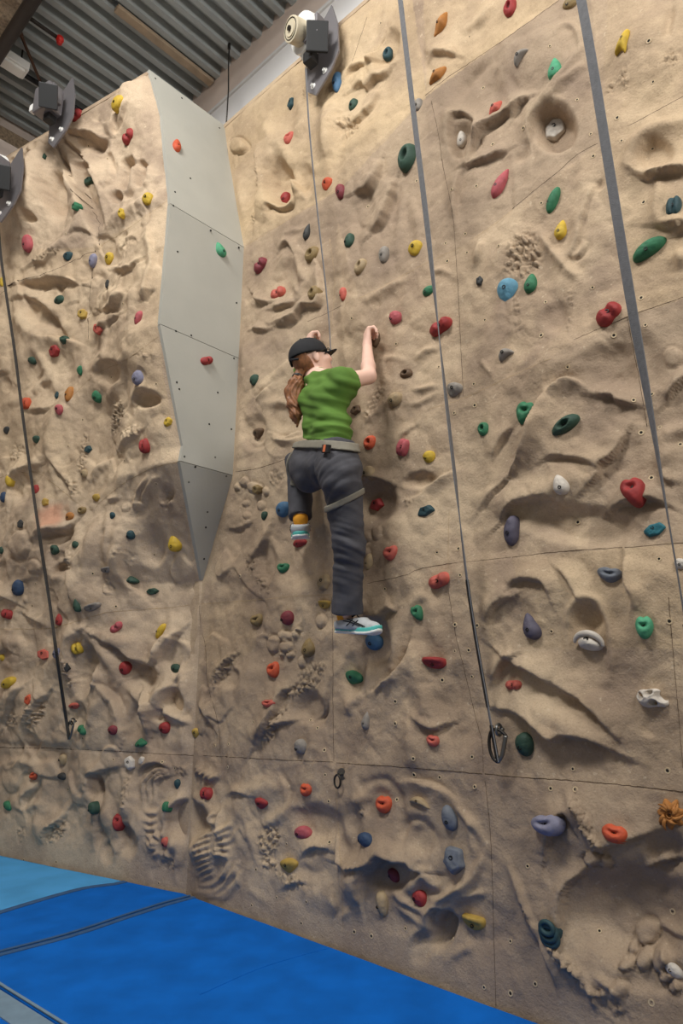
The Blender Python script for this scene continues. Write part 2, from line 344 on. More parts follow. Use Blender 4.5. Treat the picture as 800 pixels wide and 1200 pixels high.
R(.012, 3, (298, 747), (310, 744), (316, 748), (328, 750), (326, 742)); R(.012, 3, (313, 743), (312, 728), (316, 716)); R(.012, 3, (345, 740), (356, 725), (356, 708)); K(378, 710, 10, 11, 0, .02, .025)
L(.06, 12, (302, 874), (316, 852), (326, 832), (330, 814), (342, 806)); K(322, 850, 5, 30, 28, .06, .022); K(352, 806, 28, 7, -20, .06, .022); E(362, 830, 22, 22, 0, -.05); L(.04, 10, (312, 868), (324, 850), (345, 845)); L(.03, 10, (364, 846), (378, 832), (385, 805))
K(262, 785, 6, 26, 30, .05, .022); L(.04, 9, (254, 802), (262, 782), (274, 768)); K(365, 788, 20, 10, -28, .045, .02); E(270, 795, 14, 14, 0, -.03); E(205, 740, 14, 40, 0, .03)
R(.03, 8, (305, 968), (322, 960), (336, 950), (350, 938)); E(310, 925, 22, 16, -25, .03); L(.03, 9, (272, 930), (280, 928), (292, 932)); E(372, 965, 30, 26, 10, -.05); K(366, 950, 18, 3, 15, .025, .018); K(315, 985, 14, 22, 10, .05, .022); L(.025, 10, (334, 942), (336, 924), (330, 912))
K(340, 1030, 18, 7, 20, .04, .022); L(.02, 8, (330, 1042), (345, 1035), (362, 1036)); E(375, 1050, 20, 24, 0, .02); R(.02, 6, (292, 1040), (300, 1048), (315, 1062)); L(.035, 9, (356, 1002), (370, 992), (386, 996)); K(316, 1012, 12, 8, 40, .05, .022)
R(.02, 5, (290, 960), (296, 985), (300, 1010)); L(.02, 6, (392, 975), (396, 1005), (398, 1035))
# carved medallion with leaf rims
for k in range(3): L(.035, 4.5, (171+k*6, 938-k*3), (172+k*6, 920-k), (182+k*5, 905+k*3), (197+k*2, 901+k*4))
L(.04, 8, (164, 908), (172, 898), (184, 893), (198, 899))
for k in range(6): R(.035, 3, (216+k*6, 904+k*2.2), (222+k*6, 899+k*2.4), (227+k*6, 893+k*3))
E(225, 962, 28, 29, 0, -.075); L(.05, 9, (199, 975), (201, 954), (211, 940), (226, 936), (241, 946), (250, 964)); E(222, 990, 22, 20, 0, .05)
for k in range(5): R(.03, 3, (175, 950+k*9), (181, 953+k*9), (187, 950+k*9))
for k in range(7):
    t = math.radians(60+k*36); R(.03, 3, (195+6*math.cos(t), 990+7*math.sin(t)), (195+17*math.cos(t), 990+19*math.sin(t)))
for k in range(8): R(.04, 3, (234, 983+k*7), (243, 979+k*7), (252, 975+k*7))
for k in range(5): R(.04, 3.2, (256, 978+k*5), (266, 972+k*7), (274-k, 964+k*10))
R(.04, 3, (262, 948), (261, 962), (264, 980)); R(.04, 3, (256, 950), (252, 958), (258, 966))
R(.045, 3.2, (228, 1045), (250, 1046), (268, 1032), (279, 1012)); R(.045, 3.2, (232, 1037), (250, 1036), (264, 1025), (272, 1010)); R(.045, 3.2, (236, 1051), (258, 1050), (274, 1038), (282, 1024)); R(.045, 3.2, (256, 1056), (270, 1048), (281, 1032))
R(.04, 3.2, (214, 994), (210, 1008), (206, 1022), (206, 1034)); R(.04, 3.2, (220, 996), (215, 1008), (211, 1020)); K(200, 1012, 10, 14, -20, .04, .022); K(222, 905, 26, 6, 15, .03, .02)
# --- far left, low
K(42, 838, 10, 20, 35, .06, .022); L(.05, 12, (32, 852), (38, 836), (50, 822), (58, 812)); L(.04, 9, (6, 853), (12, 835), (20, 816), (30, 805)); K(16, 845, 8, 12, 10, .04, .022); E(25, 812, 26, 18, 0, .03)
K(65, 975, 11, 20, 35, .06, .022); L(.05, 12, (50, 992), (58, 972), (72, 960), (78, 952)); L(.045, 10, (30, 952), (30, 936), (40, 925), (48, 915)); K(25, 980, 8, 14, 10, .04, .022); R(.03, 6, (0, 898), (15, 894), (30, 892), (48, 900)); R(.025, 5, (28, 952), (38, 944), (48, 942)); R(.03, 7, (48, 900), (54, 920), (48, 945), (44, 975))
L(.07, 18, (112, 925), (108, 910), (118, 905), (128, 902)); E(113, 922, 9, 14, 0, -.05); R(.04, 9, (150, 912), (152, 935), (146, 960)); E(124, 955, 10, 22, 0, .05); L(.06, 12, (113, 1000), (114, 970), (118, 945), (115, 930)); L(.05, 12, (134, 1012), (142, 985), (138, 960)); E(150, 985, 16, 22, 0, -.05); E(125, 1000, 8, 16, 0, -.07); K(150, 930, 5, 22, 0, .04, .022); E(165, 965, 15, 30, 10, .03)
L(.06, 16, (145, 868), (146, 850), (140, 828), (128, 812), (112, 800)); L(.06, 14, (178, 862), (180, 840), (182, 826), (172, 815), (160, 800)); R(.045, 9, (156, 805), (168, 820), (178, 838)); E(160, 840, 13, 26, 10, -.045); R(.035, 8, (106, 850), (112, 832), (122, 818)); E(92, 840, 12, 20, 0, -.03); L(.05, 12, (187, 832), (196, 815), (206, 800))
L(.07, 14, (86, 798), (84, 775), (87, 752), (96, 742)); E(100, 785, 14, 34, 8, -.09); R(.05, 10, (110, 748), (118, 762), (130, 778), (140, 795)); R(.03, 8, (104, 775), (112, 792), (118, 806)); L(.06, 15, (116, 748), (130, 756), (148, 768), (165, 780), (182, 776), (192, 752)); E(160, 792, 26, 20, 15, -.06); E(205, 770, 16, 24, 0, -.04); E(208, 822, 9, 14, 0, -.05); E(226, 835, 12, 14, 0, -.03); L(.035, 9, (234, 845), (238, 830), (250, 852))
R(.035, 9, (118, 745), (140, 751), (165, 750)); R(.03, 9, (80, 750), (92, 738), (108, 742)); K(83, 790, 4, 22, 0, .05, .022)
L(.05, 12, (0, 704), (8, 700), (18, 706)); R(.03, 7, (0, 752), (16, 752), (30, 760), (34, 772)); L(.03, 9, (0, 768), (8, 760), (18, 764)); E(22, 775, 20, 14, 0, .03); L(.03, 9, (26, 720), (40, 728), (50, 732))
O(31, 640, 12, 17, 8, .03); O(45, 665, 8, 8, 0, .02); E(70, 628, 22, 10, -20, -.03); L(.05, 12, (52, 630), (64, 624), (78, 622), (90, 612)); L(.05, 12, (62, 678), (66, 664), (76, 658), (84, 650)); E(70, 660, 10, 16, 0, -.05); K(84, 660, 6, 18, 10, .05, .022); E(95, 640, 10, 30, -10, .03); R(.03, 10, (150, 605), (148, 640), (146, 670)); K(155, 655, 8, 10, 0, .04, .022); O(132, 691, 6, 6, 0, .015); K(134, 680, 4, 10, 0, .03, .02); E(110, 650, 12, 40, 8, .04)
R(.025, 7, (60, 672), (66, 676), (78, 678)); L(.05, 15, (170, 700), (160, 688), (152, 670), (155, 640)); E(180, 640, 16, 26, 0, -.04)
L(.06, 12, (186, 780), (190, 766), (202, 752), (214, 738)); E(204, 821, 13, 16, 0, -.075); R(.05, 6, (194, 796), (190, 812), (182, 826), (180, 842), (174, 860)); E(187, 838, 7, 8, 0, -.05); E(165, 817, 6, 18, -28, -.06); R(.03, 6, (211, 766), (213, 790), (215, 812)); R(.035, 5, (182, 838), (196, 836), (212, 842), (226, 846), (236, 838))
L(.06, 14, (86, 636), (84, 660), (88, 690), (92, 712)); L(.05, 9, (52, 632), (60, 626), (72, 622), (82, 622)); R(.03, 9, (118, 610), (112, 640), (108, 670)); R(.025, 5, (130, 600), (134, 630), (132, 660)); E(134, 690, 6, 6, 0, -.02)
# --- far left, middle
L(.05, 12, (14, 596), (18, 566), (30, 552), (48, 545)); E(28, 575, 14, 20, 0, -.03); K(96, 540, 6, 18, 0, .04, .022); K(85, 570, 10, 14, -30, .04, .022); R(.04, 9, (40, 405), (52, 425), (60, 445), (67, 460)); R(.045, 9, (78, 470), (66, 490), (62, 515), (64, 550), (72, 580)); E(110, 500, 36, 46, 0, -.03); L(.03, 8, (62, 540), (75, 560), (84, 580)); R(.03, 6, (105, 565), (118, 550), (128, 540)); K(97, 520, 5, 16, 0, .04, .02)
E(130, 440, 17, 14, -15, -.03); L(.03, 9, (116, 440), (120, 428), (132, 424), (146, 428)); E(175, 469, 16, 12, 0, -.045); L(.04, 9, (158, 478), (160, 464), (172, 459), (190, 464)); K(176, 419, 14, 3, 0, .03, .018); K(136, 488, 10, 22, 15, .06, .022); K(156, 508, 14, 7, -20, .05, .022); L(.03, 8, (140, 528), (155, 518), (170, 505)); R(.025, 6, (125, 470), (138, 452), (143, 435)); R(.02, 5, (148, 405), (150, 420), (140, 430))
L(.035, 9, (40, 462), (48, 450), (54, 448)); R(.025, 8, (0, 478), (14, 472), (28, 464)); L(.03, 8, (34, 482), (48, 482), (62, 478)); K(20, 530, 10, 12, 0, .04, .022); R(.03, 7, (20, 560), (38, 545), (50, 530))
E(4, 395, 10, 32, 0, .07); E(6, 450, 6, 10, 0, -.03); L(.04, 8, (-4, 438), (8, 436), (12, 420))
for q in [(165, 576, 12, 5), (174, 578, 10, 5)]: R(.03, 4, (q[0]-8, 598), (q[0]-2, 580), (q[0]+6, 566), (q[0]+14, 560))
E(196, 578, 9, 12, 0, -.04); K(195, 585, 8, 14, 0, .04, .022); O(163, 593, 6, 6, 0, .015); O(150, 595, 5, 5, 0, .015); L(.025, 6, (128, 590), (134, 587), (140, 586))
# --- far left, high
E(100, 172, 26, 13, -5, -.08); L(.06, 10, (78, 162), (86, 157), (100, 157), (112, 160), (121, 166), (130, 163)); L(.05, 10, (133, 162), (137, 145), (142, 138)); E(92, 188, 12, 6, 0, -.06); E(150, 190, 11, 8, 0, -.07); E(166, 195, 8, 8, 0, -.06); L(.035, 8, (140, 150), (148, 143), (160, 128)); R(.03, 9, (155, 100), (150, 120), (140, 135)); L(.04, 10, (128, 225), (134, 205), (128, 190)); E(120, 192, 18, 16, 0, -.02)
# smooth valley running down beside the pale spur
E(104, 225, 11, 56, -24, -.07); L(.075, 18, (117, 286), (96, 231), (76, 200), (59, 162)); L(.075, 13, (74, 160), (100, 188), (112, 205), (122, 235), (122, 262), (118, 283))
E(148, 205, 11, 21, 10, -.075); E(168, 207, 8, 15, 10, -.055); E(138, 232, 8, 9, 0, -.07); R(.04, 5, (158, 180), (161, 200), (156, 222), (146, 226)); R(.035, 5, (178, 196), (178, 212), (170, 222)); R(.035, 7, (120, 280), (135, 262), (160, 245), (195, 232))
R(.07, 13, (48, 176), (52, 205), (55, 228), (46, 246), (34, 262)); E(66, 226, 10, 26, 5, -.07); G(.03, 4, (63, 206), (60, 228), (54, 250))
E(68, 215, 15, 50, -4, -.08); R(.05, 12, (48, 180), (54, 215), (50, 250), (38, 280)); E(45, 262, 8, 6, 0, -.06); L(.03, 9, (5, 240), (15, 230), (30, 215)); K(14, 236, 12, 5, -35, .04, .022); R(.04, 8, (98, 250), (97, 270), (88, 288), (60, 302), (42, 310)); K(60, 305, 26, 4, -18, .04, .02); R(.02, 7, (18, 310), (22, 295), (27, 270))
L(.06, 12, (26, 334), (38, 332), (50, 331), (62, 330), (78, 331), (98, 335)); E(62, 337, 38, 6, 0, -.012); E(52, 372, 26, 14, 25, -.04); L(.05, 11, (20, 352), (34, 350), (50, 356), (66, 372), (78, 392)); E(30, 375, 8, 14, -20, .03); R(.04, 9, (20, 365), (30, 385), (48, 395), (64, 398)); L(.04, 9, (92, 402), (80, 398), (60, 396))
L(.04, 9, (136, 318), (150, 318), (158, 313), (167, 307)); L(.05, 9, (122, 365), (132, 366), (141, 358), (150, 345)); R(.035, 7, (118, 362), (128, 348), (148, 340)); L(.045, 9, (118, 396), (126, 388), (135, 376), (142, 370)); R(.035, 6, (145, 372), (154, 368), (158, 350), (160, 338)); R(.03, 6, (120, 398), (132, 384), (144, 374)); E(140, 352, 14, 12, -20, .04); L(.03, 7, (172, 350), (179, 325), (183, 300), (178, 272)); R(.02, 6, (170, 285), (176, 270), (178, 300)); L(.03, 8, (168, 352), (173, 348), (178, 338)); R(.03, 7, (118, 325), (121, 318), (130, 322)); E(155, 290, 20, 16, -15, .03); K(150, 290, 18, 8, -30, .02, .03)

E(30, 245, 34, 60, 5, .10); E(85, 300, 40, 40, 0, .05); E(160, 130, 22, 50, 0, .06); E(60, 440, 40, 36, 0, -.04); E(165, 420, 34, 40, 0, .05); E(40, 620, 34, 50, 0, .05); E(140, 640, 26, 50, 8, .06); E(110, 700, 30, 30, 0, .05); E(120, 870, 40, 40, 0, .04)
E(560, 700, 40, 70, 0, .03); E(770, 700, 50, 90, 0, .035); E(650, 430, 60, 40, -30, .05); E(740, 430, 44, 46, 0, -.04); E(680, 615, 80, 26, 8, -.05); E(480, 640, 40, 60, 0, .03); E(540, 830, 30, 60, 0, -.03); E(420, 700, 30, 40, 0, .04); E(430, 330, 30, 60, 20, .03); E(620, 60, 60, 36, -30, .035); E(760, 60, 50, 50, 0, .03); E(350, 640, 40, 50, 0, -.035)
R(.04, 12, (600, 560), (622, 520), (640, 480), (656, 460)); R(.03, 10, (380, 560), (386, 600), (384, 640)); E(290, 430, 24, 40, 0, .03)

def seg_dist(X, Y, pts):
    best = np.full(X.shape, 1e9); side = np.zeros(X.shape); par = np.zeros(X.shape)
    ls = [math.dist(pts[i], pts[i+1]) for i in range(len(pts)-1)]; tot = sum(ls); acc = 0
    for i in range(len(pts)-1):
        (ax, ay), (bx, by) = pts[i], pts[i+1]; dx, dy = bx-ax, by-ay
        t = np.clip(((X-ax)*dx+(Y-ay)*dy)/(ls[i]**2), 0, 1)
        ex = X-ax-t*dx; ey = Y-ay-t*dy; d = np.hypot(ex, ey)
        m = d < best
        best = np.where(m, d, best)
        s = ex*dy-ey*dx                        # >0 on the left of travel, image y down
        side = np.where(m, np.sign(s), side); par = np.where(m, (acc+t*ls[i])/tot, par); acc += ls[i]
    return best, side, par
def smooth_pts(p):
    if len(p) < 3: return list(p)
    q = [p[0]]
    for i in range(len(p)-1):
        p0 = p[max(i-1, 0)]; p1 = p[i]; p2 = p[i+1]; p3 = p[min(i+2, len(p)-1)]
        for t in (.25, .5, .75, 1):
            q.append(tuple(.5*((2*p1[k])+(-p0[k]+p2[k])*t+(2*p0[k]-5*p1[k]+4*p2[k]-p3[k])*t*t+(-p0[k]+3*p1[k]-3*p2[k]+p3[k])*t**3) for k in (0, 1)))
    return q
RELIEF_GAIN = 0.85
def relief(X, Y, U, Vv):
    """height of the rock over its plane: X,Y where the point lies on the photograph, U,Vv metres along and up the wall"""
    wx = X+1.8*fbm(U*9, Vv*9, 3, 3)+.6*pn(U*34, Vv*34, 8); wy = Y+1.8*fbm(U*9, Vv*9, 11, 3)+.6*pn(U*34, Vv*34, 5)
    h = np.zeros(X.shape)
    for f in REL:
        if f[0] in 'LG':
            _, hh, w, p = f
            p = smooth_pts(p); xs = [q[0] for q in p]; ys = [q[1] for q in p]; m = 3.0*w+4
            idx = np.nonzero((wx > min(xs)-m) & (wx < max(xs)+m) & (wy > min(ys)-m) & (wy < max(ys)+m))[0]
            if not len(idx): continue
            d, s, t = seg_dist(wx[idx], wy[idx], p)
            tp = np.sqrt(np.clip(np.sin(np.pi*np.clip(t, .02, .98)), 0, 1))
            if f[0] == 'L':
                sd = d*s; k = sstep(sd, -1.6, 1.4)
                v = hh*(k*np.exp(-(d/w)**2) - (1-k)*.38*np.exp(-d/(.7*w)))
            else:
                v = hh*np.exp(-(d/w)**2*1.4)
            h[idx] += v*tp
        else:
            _, cx, cy, rx, ry, ang, hh = f[:7]; m = 1.6*max(rx, ry)
            idx = np.nonzero((wx > cx-m) & (wx < cx+m) & (wy > cy-m) & (wy < cy+m))[0]
            if not len(idx): continue
            c, s = math.cos(math.radians(ang)), math.sin(math.radians(ang))
            dx = wx[idx]-cx; dy = wy[idx]-cy
            r = np.hypot((dx*c+dy*s)/rx, (dy*c-dx*s)/ry)
            if f[0] == 'E': v = hh*np.where(hh < 0, 1-sstep(r, .45, 1.08), 1-sstep(r, .1, 1.3))
            elif f[0] == 'O': v = hh*(np.sqrt(np.clip(1-r**3, 0, 1)) - .35*np.exp(-((r-1.08)/.14)**2))
            else:
                sc = 1/f[7]
                v = hh*(1-sstep(r, .5, 1.15))*(np.abs(fbm(U[idx]*sc, Vv[idx]*sc*.8, 21, 3))*1.5-.28)
            h[idx] += v
    base = .030*fbm(U*1.7, Vv*1.7, 40, 2)+.022*np.abs(fbm(U*3.4+9, Vv*3.4, 60, 3))+.0055*fbm(U*13, Vv*13, 70, 3)
    n1 = fbm(U*1.5, Vv*1.5, 123, 3); n2 = fbm(U*2.6+5, Vv*2.6, 151, 3)
    m1 = sstep(fbm(U*1.1, Vv*1.1, 133, 2), -.05, .25); m2 = sstep(fbm(U*1.4+3, Vv*1.4, 141, 2), -.02, .25)
    base = base+(.026*(sstep(n1, -.025, .02)-.5)*m1+.015*(sstep(n2, -.03, .02)-.5)*m2)*(.75-.5*sstep(X, 230, 330))
    return h*RELIEF_GAIN*(1+.45*sstep(Vv, 2.5, 4.0)*sstep(X, 240, 300))*(1+.15*(1-sstep(X, 150, 330))) + base*(1+.25*(1-sstep(X, 150, 330)))

# ------------------------------------------------------------------ the two rock faces and the grey return between them
GL = [(175, 82), (190, 132), (200, 234), (188, 380), (215, 512), (211, 541), (237, 680)]
GR = [(262, 150), (268, 190), (285, 290), (279, 420), (273, 540), (272, 557), (237, 680)]
GR3 = [W(*r) for r in GR]; GL3 = []
for l, r3 in zip(GL, GR3):
    rr = ray(*l); GL3.append(C+rr*(((r3-C)@A)/(rr@A)))
for k in range(len(GL3)): GL3[k] = np.array([GL3[k][0], GL3[k][1], GR3[k][2]])
GL3[0][2] = TOP; GR3[0][2] = TOP
UTIP = float(GR3[-1]@A)
LD = unit((-.870, .493, 0)); LN = unit((-.493, -.870, 0))     # along the left face (leftwards) / out of it towards the hall
tip = GR3[-1]
_z = np.array([-.5]+[p[2] for p in GL3[::-1]]); _x = np.array([tip[0]]+[p[0] for p in GL3[::-1]]); _y = np.array([tip[1]]+[p[1] for p in GL3[::-1]])
def LP(z): return np.stack([np.interp(z, _z, _x), np.interp(z, _z, _y), z], -1)
gz = np.array([-.5]+[p[2] for p in GR3[::-1]]); gu = np.array([UTIP]+[float(p@A) for p in GR3[::-1]])
def basefade(z): return .22+.78*sstep(z, .06, .26)
def disp_main(u, z):
    P = A*u[:, None]+Z*z[:, None]+N*D
    X, Y = proj(P)
    e = sstep(np.interp(z, gz, gu)-u, .0, .09)
    return relief(X, Y, u, z)*e*basefade(z)*(1-sstep(z, TOP-.10, TOP))
_e0 = lambda z: (LP(z)-tip)@LN
def lean(t, z):
    # away from its edge the left face leans out evenly from the lowest seam to the top
    st = float(_e0(np.array([TOP]))[0])*np.clip((z-.75)/(TOP-.75), 0, 1)**.72
    return (st-_e0(z))*sstep(t, .12, .95)
def disp_left(t, z):
    ln_ = lean(t, z)
    P = LP(z)+LD*t[:, None]+LN*ln_[:, None]
    X, Y = proj(P)
    return ln_+relief(X, Y, 3.2+t, z)*sstep(t, .0, .09)*basefade(z)*(1-sstep(z, TOP-.10, TOP))
def pos_main(u, z, d): return A*u[:, None]+Z*z[:, None]+N*(D-d)[:, None]
def pos_left(t, z, d): return LP(z)+LD*t[:, None]+LN*d[:, None]
def hit_main(px, py, extra=0.0):
    px = np.atleast_1d(np.asarray(px, float)); py = np.atleast_1d(np.asarray(py, float)); d = np.zeros(len(px))
    for _ in range(5):
        P = W(px, py, d+extra); u = P@A; z = P[:, 2]; d = disp_main(u, z)
    return u, z, d
def hit_left(px, py, extra=0.0):
    px = np.atleast_1d(np.asarray(px, float)); py = np.atleast_1d(np.asarray(py, float)); d = np.zeros(len(px)); r = ray(px, py)
    for _ in range(5):
        lo = np.full(len(px), 1.5); hi = np.full(len(px), 9.0)
        for _ in range(36):
            mid = (lo+hi)/2; P = C+r*mid[:, None]
            g = ((P-LP(P[:, 2]))@LN)-d-extra
            lo = np.where(g > 0, mid, lo); hi = np.where(g > 0, hi, mid)
        P = C+r*mid[:, None]; t = (P-LP(P[:, 2]))@LD; z = P[:, 2]; d = disp_left(t, z)
    return t, z, d
_gy = np.array([p[1] for p in GL]); _gx = np.array([p[0] for p in GL]); _ry = np.array([p[1] for p in GR]); _rx = np.array([p[0] for p in GR])
def which(x, y):
    if y >= 680: return 'L' if x < 237 else 'M'
    if y >= 82 and x < np.interp(y, _gy, _gx): return 'L'
    if y < 82: return 'L' if x < 175 else 'M'
    if x < np.interp(y, _ry, _rx): return 'G'
    return 'M'
def grid_faces(nu, nv, flip):
    i = np.arange(nu*nv).reshape(nu, nv)
    a, b, c, d = i[:-1, :-1].ravel(), i[1:, :-1].ravel(), i[1:, 1:].ravel(), i[:-1, 1:].ravel()
    return np.stack([a, d, c, b] if flip else [a, b, c, d], -1)
# main face
us = np.arange(-.75, UTIP+.32, .0075); zs = np.append(np.arange(-.35, TOP, .0085), TOP)
Ug, Zg = np.meshgrid(us, zs, indexing='ij'); uf, zf = Ug.ravel(), Zg.ravel()
dm = disp_main(uf, zf)
wall_main = put('wall_right', np_mesh('wall_right', pos_main(uf, zf, dm), grid_faces(len(us), len(zs), True)), ROCK)
tag(wall_main, 'tall sand-coloured sculpted climbing wall face behind the climber', 'climbing wall', kind='structure')
# the cast panels differ a little in tint: greyer and more golden ones
def inside(X, Y, poly):
    r = np.zeros(X.shape, bool); j = len(poly)-1
    for i in range(len(poly)):
        (xi, yi), (xj, yj) = poly[i], poly[j]
        r ^= ((yi > Y) != (yj > Y)) & (X < (xj-xi)*(Y-yi)/((yj-yi) or 1e-9)+xi); j = i
    return r
def tint(me, P, spec):
    X, Y = proj(P); X = X+1.5*pn(P[:, 2]*9, P[:, 0]*9, 31); Y = Y+1.5*pn(P[:, 2]*9, P[:, 0]*9, 37)
    mott = np.clip(.72+.75*fbm(P[:, 0]*2.2+P[:, 1]*1.1, P[:, 2]*2.2, 91, 4), 0, 1.25)
    for nm in ('tone_grey', 'tone_gold'):
        v = np.zeros(len(P))
        for n_, w_, poly in spec:
            if n_ == nm: v = np.maximum(v, w_*inside(X, Y, poly))
        at = me.attributes.new(nm, 'FLOAT', 'POINT'); at.data.foreach_set('value', np.clip(v*mott, 0, 1).astype(np.float32))
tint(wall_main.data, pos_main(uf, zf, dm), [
    ('tone_grey', 1.0, [(500, 112), (655, 0), (690, -20), (712, 200), (700, 168), (600, 246), (540, 290), (420, 350), (388, 228), (402, 214), (440, 170)]),
    ('tone_grey', .6, [(284, 292), (398, 222), (388, 380), (276, 470)]), ('tone_gold', 1.0, [(250, 140), (430, -20), (480, -20), (500, 112), (400, 220), (285, 288)]), ('tone_gold', .7, [(500, 112), (495, -20), (650, -20), (655, 0)]),
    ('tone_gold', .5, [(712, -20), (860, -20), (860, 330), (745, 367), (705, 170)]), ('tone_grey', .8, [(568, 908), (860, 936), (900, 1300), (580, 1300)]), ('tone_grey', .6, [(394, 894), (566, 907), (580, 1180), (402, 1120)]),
    ('tone_grey', .7, [(640, 420), (735, 372), (860, 330), (860, 634), (690, 644), (690, 520)]), ('tone_gold', .6, [(600, 653), (830, 634), (830, 760), (620, 760)]), ('tone_grey', .6, [(258, 760), (390, 740), (391, 893), (258, 886)]), ('tone_gold', .5, [(235, 708), (300, 703), (300, 760), (243, 800)])])
# left face, leaning out over its foot
ts = np.concatenate([np.arange(0, 2.6, .0095), np.arange(2.6, 4.0, .03)]); zs2 = np.append(np.arange(-.35, TOP, .0095), TOP)
Tg, Zg2 = np.meshgrid(ts, zs2, indexing='ij'); tf, zf2 = Tg.ravel(), Zg2.ravel()
dl = disp_left(tf, zf2)
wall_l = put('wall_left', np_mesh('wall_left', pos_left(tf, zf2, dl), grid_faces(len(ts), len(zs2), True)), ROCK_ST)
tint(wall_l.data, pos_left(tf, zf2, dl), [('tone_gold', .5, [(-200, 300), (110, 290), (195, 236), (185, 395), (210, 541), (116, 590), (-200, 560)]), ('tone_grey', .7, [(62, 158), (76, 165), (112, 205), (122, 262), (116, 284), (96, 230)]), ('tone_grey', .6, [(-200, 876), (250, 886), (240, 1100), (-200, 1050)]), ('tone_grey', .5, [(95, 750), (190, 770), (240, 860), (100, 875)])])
_sx, _sy = proj(pos_left(tf, zf2, dl)); _r = np.hypot((_sx-60)/22, (_sy-604+.35*(_sx-60))/15)+.35*fbm(tf*9, zf2*9, 5, 3)
_st = wall_l.data.attributes.new('stain', 'FLOAT', 'POINT'); _st.data.foreach_set('value', (.75*(1-sstep(_r, .45, 1.1))).astype(np.float32))
tag(wall_l, 'overhanging sand-coloured climbing wall face left of the grey panels', 'climbing wall', kind='structure')
# caps along the top of both faces
bm = bmesh.new()
p = [N*(D-.005)+A*(-.75)+Z*(TOP-.03), N*(D-.005)+A*(UTIP+.1)+Z*(TOP-.03)]
add_prism(bm, [p[0], p[1], p[1]+N*.40, p[0]+N*.40], Z*.035)
add_prism(bm, [GL3[0]-Z*.03, GL3[0]+LD*4-Z*.03, GL3[0]+LD*4-LN*.9-Z*.03, GR3[0]+N*.35+A*.1-Z*.03, GR3[0]-Z*.03], Z*.034)
o = put('trim_1', bm_mesh('trim_1', bm), ROCK); tag(o, 'top edge of the sand-coloured climbing wall', 'trim', kind='structure')
# grey return panels, each a slab
ret = empty('wall_return', GR3[-1]); tag(ret, 'smooth grey flat panels tapering to a point between the two rock faces', 'wall panels', kind='structure')
def gap(p, q, s): return p+(q-p)*s
for idx in ([0, 1, 2], [2, 3], [3, 4, 5], [5, 6]):
    bm = bmesh.new()
    Ls = [GL3[i] for i in idx]; Rs = [GR3[i] for i in idx]
    g = .004
    if idx[0] > 0: Ls[0] = Ls[0]-Z*g; Rs[0] = Rs[0]-Z*g
    out = -A                                             # the side that faces the hall
    ls, rs = [], []
    for l, r in zip(Ls, Rs):
        ls.append(bm.verts.new(V(l+out*.006-N*.006-l*0))); rs.append(bm.verts.new(V(r+out*.006+N*.02)))
    lb = [bm.verts.new(v.co+V(A*.03)) for v in ls]; rb = [bm.verts.new(v.co+V(A*.03)) for v in rs]
    for i in range(len(ls)-1):
        bm.faces.new((ls[i], rs[i], rs[i+1], ls[i+1])); bm.faces.new((lb[i], lb[i+1], rb[i+1], rb[i]))
        bm.faces.new((ls[i], ls[i+1], lb[i+1], lb[i])); bm.faces.new((rs[i], rb[i], rb[i+1], rs[i+1]))
    bm.faces.new((ls[0], lb[0], rb[0], rs[0]))
    try: bm.faces.new((ls[-1], rs[-1], rb[-1], lb[-1]))
    except ValueError: pass
    for v in bm.verts: v.co -= V(GR3[-1])
    put('panel', bm_mesh('panel', bm), M_GREY, ret)
def hit_grey(x, y, extra=0.0):
    i = max(0, min(len(GL)-2, int(np.searchsorted(_gy+(_ry-_gy)*(x-200)/70, y)-1)))
    a, b, c = GL3[i], GR3[i], GR3[i+1]
    if np.linalg.norm(b-c) < .1 or i == 4: a, b, c = GL3[3], GR3[3], GR3[5]
    nn = unit(np.cross(b-a, c-a))
    if nn@(C-a) < 0: nn = -nn
    r = ray(x, y); return C+r*(((a-C)@nn+extra+.006)/(r@nn)), nn
def surf(px, py, extra=0.0):
    """3-D points, outward normals and the face each photo point lies on"""
    px = np.asarray(px, float); py = np.asarray(py, float); n = len(px); P = np.zeros((n, 3)); Nn = np.zeros((n, 3))
    ex = np.broadcast_to(np.asarray(extra, float), (n,)); k = np.array([which(x, y) for x, y in zip(px, py)])
    e = .012
    m = k == 'M'
    if m.any():
        u, z, d = hit_main(px[m], py[m], ex[m]); P[m] = pos_main(u, z, d+ex[m])
        du = (disp_main(u+e, z)-disp_main(u-e, z))/(2*e); dz = (disp_main(u, z+e)-disp_main(u, z-e))/(2*e)
        v = -N[None]-A[None]*du[:, None]-Z[None]*dz[:, None]; Nn[m] = v/np.linalg.norm(v, axis=1)[:, None]
    m = k == 'L'
    if m.any():
        t, z, d = hit_left(px[m], py[m], ex[m]); P[m] = pos_left(t, z, d+ex[m])
        dt = (disp_left(t+e, z)-disp_left(t-e, z))/(2*e)
        q = (pos_left(t, z+e, disp_left(t, z+e))-pos_left(t, z-e, disp_left(t, z-e)))/(2*e)
        tt = LD[None]+LN[None]*dt[:, None]
        v = np.cross(tt, q); v = v/np.linalg.norm(v, axis=1)[:, None]; v *= np.sign(v@LN)[:, None]; Nn[m] = v
    for i in np.nonzero(k == 'G')[0]:
        P[i], Nn[i] = hit_grey(px[i], py[i], ex[i])
    return P, Nn, k

